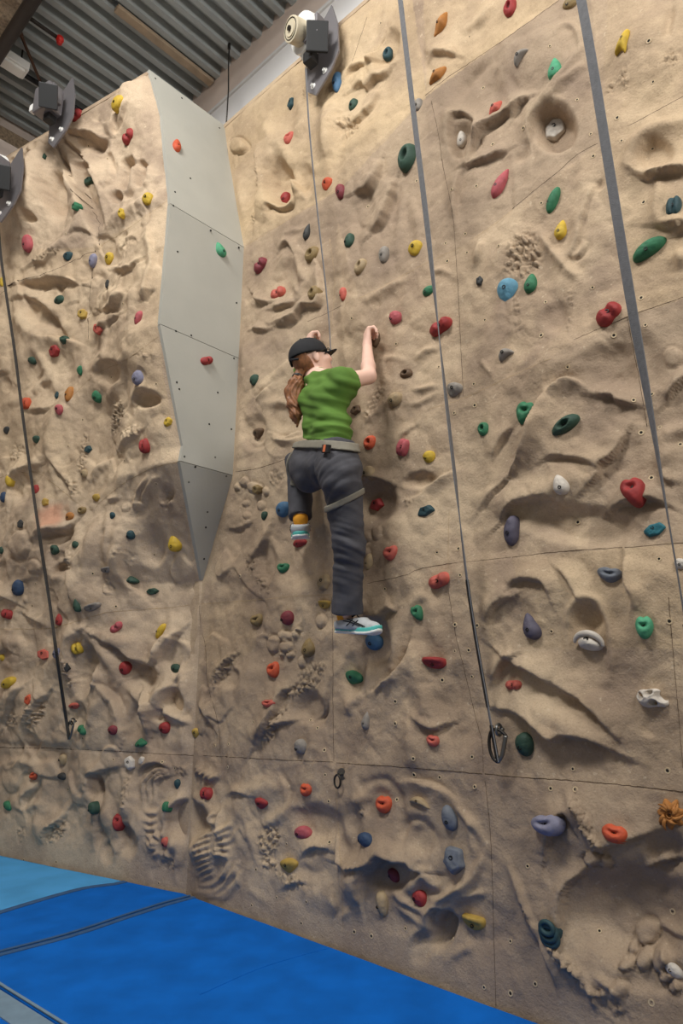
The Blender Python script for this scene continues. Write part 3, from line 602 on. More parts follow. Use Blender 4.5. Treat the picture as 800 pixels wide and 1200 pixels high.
# ------------------------------------------------------------------ seams between the cast panels: a thin filled joint on the surface
SEAMS = [
 ('d', 2.0, [(0, 876), (60, 877), (130, 880), (200, 884), (250, 886)]), ('d', 2.0, [(250, 886), (300, 889), (390, 893)]), ('d', 2.4, [(394, 894), (455, 898), (520, 903), (565, 907)]),
 ('d', 3.2, [(568, 907), (610, 911), (660, 914), (720, 919), (800, 928), (860, 936)]), ('l', 2.4, [(0, 737), (60, 736), (110, 722), (150, 716), (200, 712), (235, 708), (300, 703), (345, 699), (388, 697)]),
 ('d', 1.6, [(430, 684), (475, 674), (490, 667), (530, 660), (560, 657), (598, 653)]), ('d', 2.6, [(600, 653), (640, 648), (690, 644), (740, 641), (790, 637), (830, 634)]), ('d', 2.0, [(276, 553), (305, 548), (338, 537)]),
 ('l', 2.2, [(500, 480), (545, 466), (600, 440), (645, 420)]), ('d', 2.0, [(672, 398), (700, 386), (736, 371)]), ('d', 2.0, [(745, 367), (775, 357), (812, 344)]), ('l', 2.2, [(288, 288), (330, 262), (370, 238), (398, 220)]),
 ('d', 1.8, [(360, 377), (385, 366), (400, 358)]), ('l', 2.0, [(420, 350), (450, 335), (500, 308), (540, 290)]), ('l', 2.0, [(556, 279), (580, 262), (600, 246)]), ('d', 2.6, [(600, 245), (630, 220), (655, 200), (675, 182), (700, 168)]),
 ('d', 2.0, [(735, 148), (760, 135), (805, 110)]), ('d', 2.2, [(498, 112), (520, 94), (560, 67), (600, 40), (655, 0), (690, -26)]), ('d', 1.6, [(505, 118), (514, 160), (518, 190), (530, 250), (534, 300), (537, 350), (540, 410), (543, 464)]),
 ('l', 1.8, [(526, 600), (525, 650), (525, 690)]), ('d', 1.6, [(525, 690), (533, 740), (545, 790), (557, 840), (565, 872), (566, 905)]), ('d', 1.6, [(568, 915), (573, 960), (576, 1010), (578, 1080), (581, 1180)]), ('d', 1.8, [(690, 20), (697, 90), (704, 150), (712, 200)]),
 ('d', 1.8, [(735, 372), (740, 400), (748, 440), (758, 500)]), ('d', 1.6, [(388, 700), (390, 760), (390, 830), (391, 892)]), ('l', 1.6, [(393, 900), (396, 960), (400, 1020), (402, 1090)]), ('d', 1.6, [(234, 710), (235, 735), (241, 760), (243, 800), (256, 850), (258, 884)]),
 ('d', 1.6, [(783, 700), (788, 760), (795, 840), (800, 900)]), ('d', 1.6, [(0, 345), (20, 330), (60, 318), (110, 292)]), ('d', 1.6, [(110, 293), (108, 320), (105, 350), (103, 400)]), ('l', 1.6, [(115, 290), (150, 268), (195, 236)]),
 ('d', 1.5, [(64, 158), (78, 200), (96, 240), (115, 288)]), ('l', 1.6, [(116, 590), (140, 570), (175, 550), (210, 541)]), ('l', 1.6, [(0, 560), (40, 552), (100, 596), (116, 590)]), ('l', 1.6, [(185, 395), (150, 420), (110, 440), (80, 470)]),
 ('l', 1.5, [(388, 380), (392, 330), (386, 280)]), ('d', 1.6, [(430, 20), (420, 50), (410, 80)]),
]
for kind_, wpx, pts in SEAMS:
    pp = smooth_pts(pts); q = []
    for i in range(len(pp)-1):
        m = max(1, int(math.dist(pp[i], pp[i+1])/2.5))
        for s in range(m): q.append((pp[i][0]+(pp[i+1][0]-pp[i][0])*s/m, pp[i][1]+(pp[i+1][1]-pp[i][1])*s/m))
    q.append(pp[-1]); q = np.array(q)
    P, Nn, k = surf(q[:, 0]+.5*np.array([mnoise.noise(Vector((x*.15, y*.15, 1))) for x, y in q]), q[:, 1]+.7*np.array([mnoise.noise(Vector((x*.15, y*.15, 5))) for x, y in q]))
    keep = k != 'G'
    P = P[keep]; Nn = Nn[keep]; k = k[keep]
    if len(P) < 4: continue
    T = np.gradient(P, axis=0); T /= np.linalg.norm(T, axis=1)[:, None]
    B = np.cross(T, Nn); B /= np.linalg.norm(B, axis=1)[:, None]
    dist = (P-C)@FW; hw = wpx*.62*dist/F*(.75+.4*np.array([mnoise.noise(Vector((x*.08, y*.08, 9))) for x, y in q[keep]]))
    hw = np.maximum(hw, .0012)
    a_ = P-B*hw[:, None]-Nn*.003; b_ = P+Nn*.0016; c_ = P+B*hw[:, None]-Nn*.003
    n_ = len(P); vv = np.concatenate([a_, b_, c_]); i = np.arange(n_-1)
    qd = np.concatenate([np.stack([i, i+1, n_+i+1, n_+i], -1), np.stack([n_+i, n_+i+1, 2*n_+i+1, 2*n_+i], -1)])
    put('panel_seam', np_mesh('panel_seam', vv, qd), M_SEAM if kind_ == 'd' else M_SEAML, wall_main if (k == 'M').mean() > .5 else wall_l)

# ------------------------------------------------------------------ threaded bolt holes in the panels
BOLTS_M = [(446,27),(550,43),(566,103),(577,169),(644,54),(676,117),(613,150),(692,157),(695,183),(760,48),(765,96),(723,138),(728,165),(764,174),(634,238),(529,222),(558,218),(545,274),(547,296),(522,285),(524,306),(584,288),(568,375),
 (754,237),(694,337),(639,354),(634,393),(719,393),(751,349),(756,381),(431,242),(488,212),(412,373),(464,403),(514,430),(555,450),(556,475),(532,484),(665,430),(742,469),(764,462),(751,507),(773,501),(763,560),(797,521),(512,647),(537,643),(539,674),
 (451,690),(463,822),(518,797),(463,848),(533,763),(549,762),(553,793),(533,732),(559,733),(646,740),(677,612),(772,655),(784,728),(671,901),(645,924),(674,925),(782,903),(553,887),(556,922),(484,889),(485,908),(515,911),(465,937),(530,1101),(567,1157),(598,1103),(598,1164),
 (618,1015),(702,1091),(788,1068),(627,1153),(763,1175),(364,844),(372,853),(380,879),(381,908),(385,939),(386,987),(336,989),(297,846),(267,899),(268,872),(252,874),(300,1019),(324,1052),(359,1057),(353,1082),(295,1061),(435,1097),(475,1088),(415,1092),(281,675),(244,693),(227,698),(311,418),(325,428),(331,496),(257,763),(286,822),(296,930)]
BOLTS_L = [(105,172),(126,186),(77,274),(52,315),(53,322),(144,356),(130,442),(183,450),(28,446),(80,523),(142,530),(146,540),(97,492),(183,567),(181,650),(42,684),(38,710),(139,711),(207,683),(108,672),(38,959),(80,925),(97,865),(133,890),(190,893),(205,900),(28,1008),(66,1010),(186,1035),(221,1012),(178,780)]
rb = bmesh.new()
def ring(bm, r0, r1, z0, z1, seg=14):
    a = [bm.verts.new((math.cos(t)*r0, math.sin(t)*r0, z0)) for t in [2*math.pi*k/seg for k in range(seg)]]
    b = [bm.verts.new((math.cos(t)*r1, math.sin(t)*r1, z1)) for t in [2*math.pi*k/seg for k in range(seg)]]
    for k in range(seg): bm.faces.new((a[k], a[(k+1) % seg], b[(k+1) % seg], b[k]))
    return a, b
ring(rb, .0085, .0075, -.004, .0022); a_, b_ = ring(rb, .0075, .0042, .0022, .0016)
nf = len(rb.faces)
c_, d_ = ring(rb, .0042, .0040, .0016, .0004); rb.faces.new(d_)
bolt_me = bm_mesh('bolt_hole', rb, False)
bolt_me.materials.append(M_RING); bolt_me.materials.append(M_HOLE)
for i, pl in enumerate(bolt_me.polygons):
    if i >= nf: pl.material_index = 1
dark_me = bolt_me.copy(); dark_me.materials.clear(); dark_me.materials.append(M_HOLE); dark_me.materials.append(M_HOLE)
for lst, wall in ((BOLTS_M, wall_main), (BOLTS_L, wall_l)):
    q = np.array(lst[:100], float); P, Nn, k = surf(q[:, 0], q[:, 1])
    for p_, n_, kk in zip(P, Nn, k):
        o = bpy.data.objects.new('bolt_hole', bolt_me); COL.objects.link(o); o.parent = wall
        o.rotation_mode = 'QUATERNION'; o.rotation_quaternion = V(n_).to_track_quat('Z', 'Y'); o.location = V(p_)
        s = random.choice((1.05, 1.2, 1.4)); o.scale = (s, s, 1)
for (x, y) in [(182,92),(223,209),(205,225),(203,241),(247,270),(208,295),(280,290),(277,355),(206,388),(224,393),(274,420),(210,456),(207,448),(255,460),(245,497),(271,503),(216,535),(229,547),(221,565),(265,558),(252,536),(243,600),(241,618),(239,655),(213,115),(257,150)]:
    p_, n_ = hit_grey(x, y)
    o = bpy.data.objects.new('bolt_hole', dark_me); COL.objects.link(o); o.parent = ret
    o.rotation_mode = 'QUATERNION'; o.rotation_quaternion = V(n_).to_track_quat('Z', 'Y'); o.location = V(p_-GR3[-1]); o.scale = (.8, .8, 1)
# ------------------------------------------------------------------ the hall around it
M_DECK = mat('galvanised_deck', (168, 173, 172), .5, .0, var=.08, scale=2.5)
M_PLAST = mat('pink_plaster', (214, 198, 186), .85, var=.05, scale=3, bump=.3, bscale=40)
M_BAND = mat('pale_metal_band', (214, 212, 210), .5, var=.03, scale=2)
M_SPRAY = mat('sprayed_fireproofing', (156, 136, 112), .95, var=.35, scale=40, bump=1.0, bscale=60)
M_TIMBER = mat('weathered_timber', (176, 156, 132), .8, var=.12, scale=9)
M_PIPE = mat('dark_painted_pipe', (52, 45, 40), .5, .3)
M_WHITE = mat('white_enamel', (236, 234, 228), .35)
def PT(u, w, z): return A*u+N*w+Z*z          # u along the main wall, w away from the camera into it, z up
DB = D+BACK
p_corner = CZ(20, 150, CEIL); UL = float(p_corner@A)
bm = bmesh.new(); add_prism(bm, [PT(-3, DB, -.35), PT(UL+.2, DB, -.35), PT(UL+.2, DB, CEIL+.15), PT(-3, DB, CEIL+.15)], N*.2)
o = put('wall_back', bm_mesh('wall_back', bm), M_PLAST); tag(o, 'pale plaster hall wall above the climbing wall', 'wall', kind='structure')
bm = bmesh.new(); add_prism(bm, [PT(UL, DB, -.35), PT(UL, -3.5, -.35), PT(UL, -3.5, CEIL+.15), PT(UL, DB, CEIL+.15)], A*.2)
o = put('wall_side', bm_mesh('wall_side', bm), M_PLAST); tag(o, 'pale plaster hall wall at the far left', 'wall', kind='structure')
# pale metal band along the foot of the plaster strip
zt = 6.52
bm = bmesh.new(); add_prism(bm, [PT(-3, DB, 5.2), PT(UL, DB, 5.2), PT(UL, DB, zt), PT(-3, DB, zt)], -N*.035); add_box(bm, (0, 0, 0), (1, 1, 1), frame(A*(UL+3), N*.02, Z*.03, PT((UL-3)/2, DB-.045, zt)))
o = put('trim_2', bm_mesh('trim_2', bm), M_BAND); tag(o, 'pale grey metal band behind the top edge of the climbing wall', 'trim', kind='structure')
bm = bmesh.new(); add_prism(bm, [PT(UL, DB, CEIL-.13), PT(UL, -3, CEIL-.13), PT(UL, -3, CEIL-.34), PT(UL, DB, CEIL-.34)], -A*.06)
o = put('trim_3', bm_mesh('trim_3', bm), M_SPRAY); tag(o, 'rough brown strip along the ceiling at the far left wall', 'trim', kind='structure')
bm = bmesh.new(); add_prism(bm, [PT(UL, DB, CEIL-.34), PT(UL, -3, CEIL-.34), PT(UL, -3, CEIL-.62), PT(UL, DB, CEIL-.62)], -A*.12)
o = put('trim_4', bm_mesh('trim_4', bm), M_PLAST); tag(o, 'pale ledge below the rough brown strip at the far left wall', 'trim', kind='structure')
# corrugated steel deck
per = .155; prof = [(0, 0), (.30, 0), (.42, .09), (.82, .09), (.94, 0)]
pts = []
u0 = -3.0
while u0 < UL+.1:
    pts += [(u0+a*per, CEIL+h) for a, h in prof]; u0 += per
bm = bmesh.new()
ra = [bm.verts.new(V(PT(u, DB, z))) for u, z in pts]; rb_ = [bm.verts.new(V(PT(u, -4.0, z))) for u, z in pts]
for i in range(len(pts)-1): bm.faces.new((ra[i], ra[i+1], rb_[i+1], rb_[i]))
me = bm_mesh('ceiling', bm); o = put('ceiling', me, M_DECK); s_ = o.modifiers.new('t', 'SOLIDIFY'); s_.thickness = .004; s_.offset = 1
tag(o, 'grey corrugated steel roof deck', 'ceiling', kind='structure')
# timber strip lying along one rib
q0, q1 = CZ(137, 8, CEIL-.02), CZ(247, 98, CEIL-.02); um = float((q0+q1)@A)/2
bm = bmesh.new(); w0, w1 = float(q0@N), float(q1@N); add_box(bm, (0, 0, 0), (.075, w1-w0, .04), frame(A, N, Z, PT(um, (w0+w1)/2, CEIL-.021)), .004)
o = put('wood_strip', bm_mesh('wood_strip', bm), M_TIMBER); tag(o, 'pale weathered wooden strip running along one rib of the steel ceiling', 'strip')
# fireproofed beam in the top left corner, parallel to the wall
qa, qb = CZ(2, 46, CEIL-.3), CZ(26, 6, CEIL-.3); wb = float((qa+qb)@N)/2
bm = bmesh.new(); add_box(bm, (0, 0, 0), (9.5, .5, .06), frame(A, N, Z, PT(1.7, wb-.25, CEIL-.33)), .015); add_box(bm, (0, 0, 0), (9.5, .06, .32), frame(A, N, Z, PT(1.7, wb-.25, CEIL-.16)), .01)
bmesh.ops.subdivide_edges(bm, edges=[e for e in bm.edges if e.calc_length() > 3], cuts=120)
for v in bm.verts: v.co += Vector((mnoise.noise(v.co*9), mnoise.noise(v.co*9+Vector((5, 0, 0))), mnoise.noise(v.co*9+Vector((0, 7, 0)))))*.03
o = put('roof_beam', bm_mesh('roof_beam', bm), M_SPRAY); tag(o, 'rough brown fireproofed roof beam in the top left corner', 'beam')
# pipe parallel to it
qa, qb = CZ(-2, 60, CEIL-.45), CZ(44, -4, CEIL-.45); wp = float((qa+qb)@N)/2
bm = bmesh.new(); add_cyl(bm, PT(-2.8, wp, CEIL-.45), PT(UL, wp, CEIL-.45), .052, seg=24)
o = put('ceiling_pipe', bm_mesh('ceiling_pipe', bm, True), M_PIPE); tag(o, 'thick dark pipe crossing the top left corner below the ceiling', 'pipe')
# sprinkler branch with a red head
qh = CZ(70, 46, CEIL-.16); uh, wh = float(qh@A), float(qh@N)
rt_ = empty('sprinkler', PT(uh, wh, CEIL-.16)); tag(rt_, 'thin dark sprinkler pipe ending in a red head under the ceiling', 'sprinkler')
def lp(p, root): return np.asarray(p)-np.array(root.location)
bm = bmesh.new(); add_cyl(bm, lp(PT(uh, wh-.02, CEIL-.16), rt_), lp(PT(uh, wp+.03, CEIL-.16), rt_), .018, seg=14); add_cyl(bm, lp(PT(uh, wh-.30, CEIL-.16), rt_), lp(PT(uh, wh-.36, CEIL-.16), rt_), .026, seg=14)
add_cyl(bm, lp(PT(uh, wp+.02, CEIL-.16), rt_), lp(PT(uh, wp+.02, CEIL-.42), rt_), .018, seg=14); add_cyl(bm, lp(PT(uh, wh-.5, CEIL-.16), rt_), lp(PT(uh, wh-.5, CEIL), rt_), .006, seg=8)
put('branch_pipe', bm_mesh('branch_pipe', bm, True), M_PIPE, rt_)
bm = bmesh.new(); bmesh.ops.create_uvsphere(bm, u_segments=18, v_segments=12, radius=.036); add_cyl(bm, (0, 0, -.02), (0, 0, -.045), .018, .024, 14)
M_RED = mat('red_gloss', (214, 38, 30), .35)
o = put('sprinkler_head', bm_mesh('sprinkler_head', bm, True), M_RED, rt_); o['label'] = 'red sprinkler head'
# white lamp and conduit
ql = CZ(8, 69, CEIL-.2); ul, wl = float(ql@A), float(ql@N)
rt_ = empty('ceiling_light', PT(ul, wl, CEIL-.2)); tag(rt_, 'white box lamp under the ceiling at the left edge', 'lamp')
bm = bmesh.new(); add_box(bm, (0, 0, 0), (.15, .36, .09), frame(A, N, Z), .012); put('lamp_body', bm_mesh('lamp_body', bm), M_WHITE, rt_)
bm = bmesh.new(); add_box(bm, (0, 0, -.055), (.11, .30, .03), frame(A, N, Z), .01); put('diffuser', bm_mesh('diffuser', bm), mat('frosted_diffuser', (245, 243, 236), .3), rt_)
for s in (-.12, .12):
    bm = bmesh.new(); add_cyl(bm, N*s+Z*.04, N*s+Z*.2, .008, seg=8); put('hanger', bm_mesh('hanger', bm), M_DSTEEL, rt_)
qc = CZ(55, 104, CEIL-.03); uc = float(qc@A)
bm = bmesh.new(); add_cyl(bm, PT(uc, wl-.1, CEIL-.035), PT(uc, DB-.02, CEIL-.035), .024, seg=12)
for s in (.4, 1.1, 1.8): add_cyl(bm, PT(uc, wl+s, CEIL-.035), PT(uc, wl+s+.03, CEIL-.035), .033, seg=12)
o = put('conduit', bm_mesh('conduit', bm, True), M_BLACK); tag(o, 'dark conduit running along the ceiling ribs from the white box lamp', 'conduit')
q0 = CZ(15, 46, CEIL-.2); r_ = ray(53, 110); q1 = C+r_*(np.linalg.norm(q0-C)/np.linalg.norm(r_)*1.06)
bm = bmesh.new(); add_cyl(bm, q0+Z*.2, q1, .014, seg=10); add_cyl(bm, q0+Z*.2, q0+Z*.2+(q1-q0-Z*.2)*.18, .022, seg=10)
o = put('brace_rod', bm_mesh('brace_rod', bm, True), mat('rusty_rod', (92, 66, 52), .6, .4)); tag(o, 'thin brown rod slanting from the ceiling to the belay device above the left face', 'rod')
qt = W(268, 62, -.35); qt = PT(float(qt@A), float(qt@N), CEIL); 
qb_ = W(265, 146, -.12)
bm = bmesh.new(); add_tube(bm, [qt, qt+(qb_-qt)*.3, qt+(qb_-qt)*.6+N*.01, qb_], .006, 8); add_cyl(bm, qt, qt-Z*.06, .014, seg=10)
o = put('hanging_cable', bm_mesh('hanging_cable', bm, True), M_DSTEEL); tag(o, 'thin grey cable hanging from the ceiling beside the top of the grey panels', 'cable')

# ------------------------------------------------------------------ floor and landing mats
bm = bmesh.new(); add_prism(bm, [PT(-2.5, D+.05, -.35), PT(UL, D+.05, -.35), PT(UL, -1.5, -.35), PT(-2.5, -1.5, -.35)], -Z*.1)
o = put('floor', bm_mesh('floor', bm), mat('grey_floor', (120, 118, 114), .8)); tag(o, 'floor under the blue mats', 'floor', kind='structure')
M_MAT = mat('blue_mat_carpet', (14, 104, 198), .92, var=.14, scale=5, bump=.7, bscale=420, spec=.12)
M_MATL = mat('blue_mat_carpet_sheen_tint', (84, 164, 222), .92, var=.10, scale=4, bump=.7, bscale=420, spec=.12)  # grazing sheen of the carpet put into a lighter base colour
M_STRIP = mat('grey_blue_seam_tape', (50, 88, 130), .85, var=.12, scale=20)
M_STRIPL = mat('pale_grey_seam_tape', (116, 140, 158), .8, var=.08, scale=20)
def gxy(x, y): return CZ(x, y, 0.0)
def wallfoot(n):
    """foot of the climbing wall, from far left to the right, 1.5 cm clear of the rock"""
    out = []
    t = np.linspace(2.7, 0.0, n); z = np.full(n, -.02)
    wide = lambda d: np.maximum.reduce([np.roll(np.pad(d, 4, 'edge'), k)[4:-4] for k in range(-3, 4)])
    dd = wide(np.maximum.reduce([disp_left(t, z-k*.04) for k in range(8)])); out += list(pos_left(t, z, dd+.016))
    u = np.linspace(UTIP-.02, -.7, n); z = np.full(n, -.02); out += list(pos_main(u, z, wide(np.maximum.reduce([disp_main(u, z-k*.04) for k in range(8)]))+.016))
    return [np.array([p[0], p[1], 0.0]) for p in out]
foot = wallfoot(180)
def foot_cut(p):     # index of the foot point nearest to p
    return int(np.argmin([np.linalg.norm(f-p) for f in foot]))
sA = [gxy(*q) for q in smooth_pts([(-90, 1095), (0, 1067), (60, 1049), (100, 1039), (140, 1034)])]
sB = [gxy(*q) for q in smooth_pts([(-40, 1128), (0, 1117), (80, 1096), (150, 1073), (203, 1056)])]
sC = [gxy(*q) for q in ((-36, 1134), (0, 1158), (70, 1202), (140, 1250))]
iA, iB = foot_cut(sA[-1]), foot_cut(sB[-1])
sA[-1] = foot[iA]+unit(sA[-3]-foot[iA])*.004; sB[-1] = foot[iB]+unit(sB[-3]-foot[iB])*.004
ins = .006
def shrink(poly, d_):
    c = sum(poly)/len(poly); return [p+unit(c-p)*d_ if np.linalg.norm(c-p) > .3 else p for p in poly]
def sleeve(poly, name, m, label, parts=()):
    bm = bmesh.new(); P = [np.array([p[0], p[1], 0.0]) for p in poly]
    add_prism(bm, P, -Z*.30)
    bmesh.ops.recalc_face_normals(bm, faces=bm.faces)
    top = [e for e in bm.edges if all(v.co.z > -.01 for v in e.verts)]
    bmesh.ops.bevel(bm, geom=top, offset=.012, segments=3, profile=.6, affect='EDGES')
    bmesh.ops.triangulate(bm, faces=[f for f in bm.faces if len(f.verts) > 4])
    o = put(name, bm_mesh(name, bm, False), m)
    tag(o, label, 'mat', 'blue landing mats at the foot of the climbing wall'); return o
def strip(parent, line, w, m, side, nm='seam_tape', hh=.004):
    line = np.array(line); T = np.gradient(line, axis=0); T /= np.linalg.norm(T, axis=1)[:, None]; Bn = np.cross(np.broadcast_to(Z, T.shape), T)
    a_ = line+Bn*side*.002; b_ = line+Bn*side*(w+.002); n_ = len(line)
    vv = np.concatenate([a_+Z*.0, a_+Z*hh, b_+Z*hh, b_+Z*.0]); i = np.arange(n_-1)
    qd = np.concatenate([np.stack([k*n_+i, k*n_+i+1, (k+1)*n_+i+1, (k+1)*n_+i], -1) for k in range(3)])
    return put(nm, np_mesh(nm, vv, qd, False), m, parent)
T_ = np.array
def offs(line, d_):
    line = np.array(line); T = np.gradient(line, axis=0); T /= np.linalg.norm(T, axis=1)[:, None]
    return list(line+np.cross(np.broadcast_to(Z, T.shape), T)*d_)
m1 = sleeve(foot[:iA]+offs(sA, .008)[::-1], 'landing_mat', M_MATL, 'light blue mat against the far left wall')
m2 = sleeve(foot[iA+1:iB]+offs(sB, .008)[::-1]+offs(sA, -.008), 'landing_mat', M_MAT, 'narrow blue mat wedge between the two grey-blue seams')
right_edge = [gxy(760, 1262), T_([.9, 2.2, 0]), T_([.6, 1.4, 0]), T_([-1.0, 1.4, 0])]
iR = foot_cut(gxy(720, 1240))
m3 = sleeve(foot[iB+1:iR]+[T_([.95, 1.9, 0]), T_([.3, 1.9, 0])]+offs(sC, .008)[::-1]+offs(sB, -.008), 'landing_mat', M_MAT, 'large blue mat filling the middle foreground')
m4 = sleeve([offs(sC, -.008)[k] for k in range(len(sC))]+[T_([-.2, 1.6, 0]), T_([-1.9, 1.7, 0])], 'landing_mat', M_MAT, 'blue mat corner beyond the pale tape at the bottom left')
strip(m2, offs(sA, -.008), .045, M_STRIP, -1); strip(m2, offs(sB, .008), .02, M_STRIP, 1); strip(m3, offs(sB, -.008), .03, M_STRIP, -1)
strip(m3, offs(sC, .008), .012, M_STRIPL, 1); t_ = strip(m4, offs(sC, -.008), .10, M_STRIPL, -1); t_['label'] = 'wide pale grey tape'
sD = [gxy(*q) for q in smooth_pts([(235, 1166), (300, 1137), (350, 1121), (384, 1112)])]
strip(m3, sD, .012, M_MAT, 1, 'fold', .0015)

# ------------------------------------------------------------------ auto belay devices on top of the wall
M_PLATE = mat('grey_plate', (128, 124, 126), .45, .5)
M_HUB = mat('beige_hub', (196, 184, 158), .5)
M_LBL = mat('black_label', (30, 30, 30), .6)
def belay(P, out, label, hub=True, k=1.0):
    """P: centre of the housing; out: horizontal direction away from the wall"""
    o = empty('auto_belay', P); tag(o, label, 'belay device', 'auto belay devices along the top of the wall')
    e3 = unit(out); e1 = unit(np.cross(Z, e3)); e1 = e1 if e1@RT > 0 else -e1
    ax = unit(e3*.95-e1*.18-Z*.22); up = unit(Z-ax*(Z@ax)); sd = np.cross(up, ax)
    def part(nm, m, f, parent=o, smooth=False):
        bm = bmesh.new(); f(bm); return put(nm, bm_mesh(nm, bm, smooth), m, parent)
    if hub:
        def hs_(bm):
            add_cyl(bm, -ax*.05*k+Z*.04*k, ax*.06*k+Z*.04*k, .135*k, seg=40, bevel=.012*k); add_box(bm, (0, .08*k, -.02*k), (.09*k, .10*k, .06*k), frame(sd, up, ax), .015*k); add_box(bm, (0, -.07*k, 0), (.15*k, .10*k, .08*k), frame(sd, up, ax), .02*k)
        part('housing', M_WHITE, hs_)
        h_ = part('hub', M_HUB, lambda bm: (add_cyl(bm, ax*.055*k+Z*.03*k, ax*.15*k+Z*.03*k, .085*k, seg=36, bevel=.006*k), add_cyl(bm, ax*.15*k+Z*.03*k, ax*.157*k+Z*.03*k, .05*k, seg=30)))
        part('hub_nut', M_DSTEEL, lambda bm: add_cyl(bm, ax*.15*k+Z*.03*k, ax*.17*k+Z*.03*k, .018*k, seg=6), h_)
        part('hub_ring', M_DSTEEL, lambda bm: add_tube(bm, [ax*.152*k+Z*.03*k+(sd*math.cos(t)+up*math.sin(t))*.068*k for t in np.linspace(0, 6.283, 33)[:-1]], .003*k, 6, True), h_, True)
        pn_ = unit(e1*.62+e3*.60-Z*.42); lc = e1*.125*k+e3*.035*k-Z*.10*k
    else:
        part('housing', M_PLATE, lambda bm: add_box(bm, -Z*.02*k-e3*.02*k, (.20*k, .16*k, .26*k), frame(e1, e3, Z, (0, 0, 0)), .02*k))
        pn_ = unit(e1*.55+e3*.55-Z*.5); lc = e1*.13*k+e3*.10*k-Z*.09*k
        part('side_lever', M_WHITE, lambda bm: add_box(bm, -e1*.13*k-Z*.07*k, (.07*k, .05*k, .07*k), frame(e1, e3, Z, (0, 0, 0)), .012*k))
    pu = unit(Z-pn_*(Z@pn_)); ps = np.cross(pu, pn_)
    part('label_panel', M_LBL, lambda bm: add_box(bm, (0, 0, 0), (.15*k, .19*k, .03*k), frame(ps, pu, pn_, lc), .006*k))
    part('nozzle', M_BLACK, lambda bm: add_box(bm, -Z*.165*k+e1*.02*k, (.08*k, .08*k, .09*k), frame(e1, e3, Z, (0, 0, 0)), .01*k))
    bk = -e3*.10*k
    ol = [(.13, .30), (.19, .08), (.20, -.16), (.13, -.27), (-.02, -.385), (-.10, -.30), (-.12, -.10), (-.07, .12)]
    br = part('bracket', M_PLATE, lambda bm: add_prism(bm, [e1*a*k+Z*b*k+bk for a, b in ol], -e3*.012))
    part('bracket_arm', M_PLATE, lambda bm: add_box(bm, e1*.05*k-e3*.06*k, (.14*k, .10*k, .16*k), frame(e1, e3, Z, (0, 0, 0)), .008*k))
    for a, b in ((.07, -.24), (-.045, -.29)):
        pz = e1*a*k+Z*b*k+bk
        part('bracket_bolt', M_WHITE, lambda bm: (add_cyl(bm, pz-e3*.015, pz+e3*.018, .013*k, seg=6), add_cyl(bm, pz, pz+e3*.004, .022*k, seg=16)), br)
    pz = -e1*.08*k+Z*.20*k
    if not hub: part('shackle', M_STEEL, lambda bm: add_tube(bm, [pz+(e1*math.cos(t)*.03+Z*math.sin(t)*.045)*k for t in np.linspace(0, 6.283, 17)[:-1]], .008*k, 8, True), o, True)
    return o
def LW(x, y, off):
    r = ray(x, y); g0 = GL3[0]; return C+r*(((g0-C)@LN+off)/(r@LN))
PB1 = W(361, 47, .19); belay(PB1, -N, 'white-drummed belay device on a grey plate above the climber', k=.92)
PB2 = LW(58, 120, .20); belay(PB2, LN, 'belay device with black label panel on top of the left face', hub=False, k=.85)
PB3 = LW(-4, 205, .26); belay(PB3, LN, 'belay device half cut off at the left edge of the photo', k=.9)

# ------------------------------------------------------------------ belay straps
M_WEB = mat('grey_webbing', (112, 112, 114), .8, var=.12, scale=60, bump=.6, bscale=300)
M_WEBD = mat('dark_webbing', (66, 64, 62), .8, var=.12, scale=60)
def belt(P, width, thick, turn):
    """ribbon through P, its flat side turned by the angle turn(s) from facing the hall"""
    P = np.array(P); n = len(P); T = np.gradient(P, axis=0); T /= np.linalg.norm(T, axis=1)[:, None]
    v, q = [], []
    for i in range(n):
        s = i/(n-1); d0 = unit(np.cross(T[i], N)); d1 = np.cross(T[i], d0); a = turn(s) if callable(turn) else turn
        w = width(s) if callable(width) else width
        x = d0*math.cos(a)+d1*math.sin(a); y = np.cross(T[i], x)
        for sx, sy in ((-1, -1), (1, -1), (1, 1), (-1, 1)): v.append(P[i]+x*sx*w/2+y*sy*thick/2)
    for i in range(n-1):
        for k in range(4): q.append((4*i+k, 4*i+(k+1) % 4, 4*i+4+(k+1) % 4, 4*i+4+k))
    q += [(0, 3, 2, 1), (4*n-4, 4*n-3, 4*n-2, 4*n-1)]
    return v, q
def line3(pts0, n):
    pts = pts0
    """pts: (px, py, offset from the wall); resampled smoothly"""
    pts = np.array(smooth_pts([p_[:2] for p_ in pts])); o_ = np.interp(pts[:, 1], [p_[1] for p_ in pts0], [p_[2] for p_ in pts0])
    _, _, d_ = hit_main(pts[:, 0], pts[:, 1], .03); o_ = np.maximum(o_, d_+.035)
    for _ in range(4): o_[1:-1] = np.maximum(o_[1:-1], (o_[:-2]+o_[2:])/2)
    p = np.array([W(x, y, o) for (x, y), o in zip(pts, o_)]); s = np.r_[0, np.cumsum(np.linalg.norm(np.diff(p, axis=0), axis=1))]
    t = np.linspace(0, s[-1], n)
    r = np.stack([np.interp(t, s, p[:, k]) for k in range(3)], -1)
    for _ in range(int(n*.6)): r[1:-1] = r[1:-1]*.5+(r[:-2]+r[2:])*.25
    return r
def strap(P, width, turn, label, mt, group='belay straps hanging down the wall'):
    o = empty('belay_strap', P[-1]); tag(o, label, 'strap', group)
    v, q = belt(np.array(P)-P[-1], width, .004, turn); put('webbing', np_mesh('webbing', v, q, False), mt, o); return o
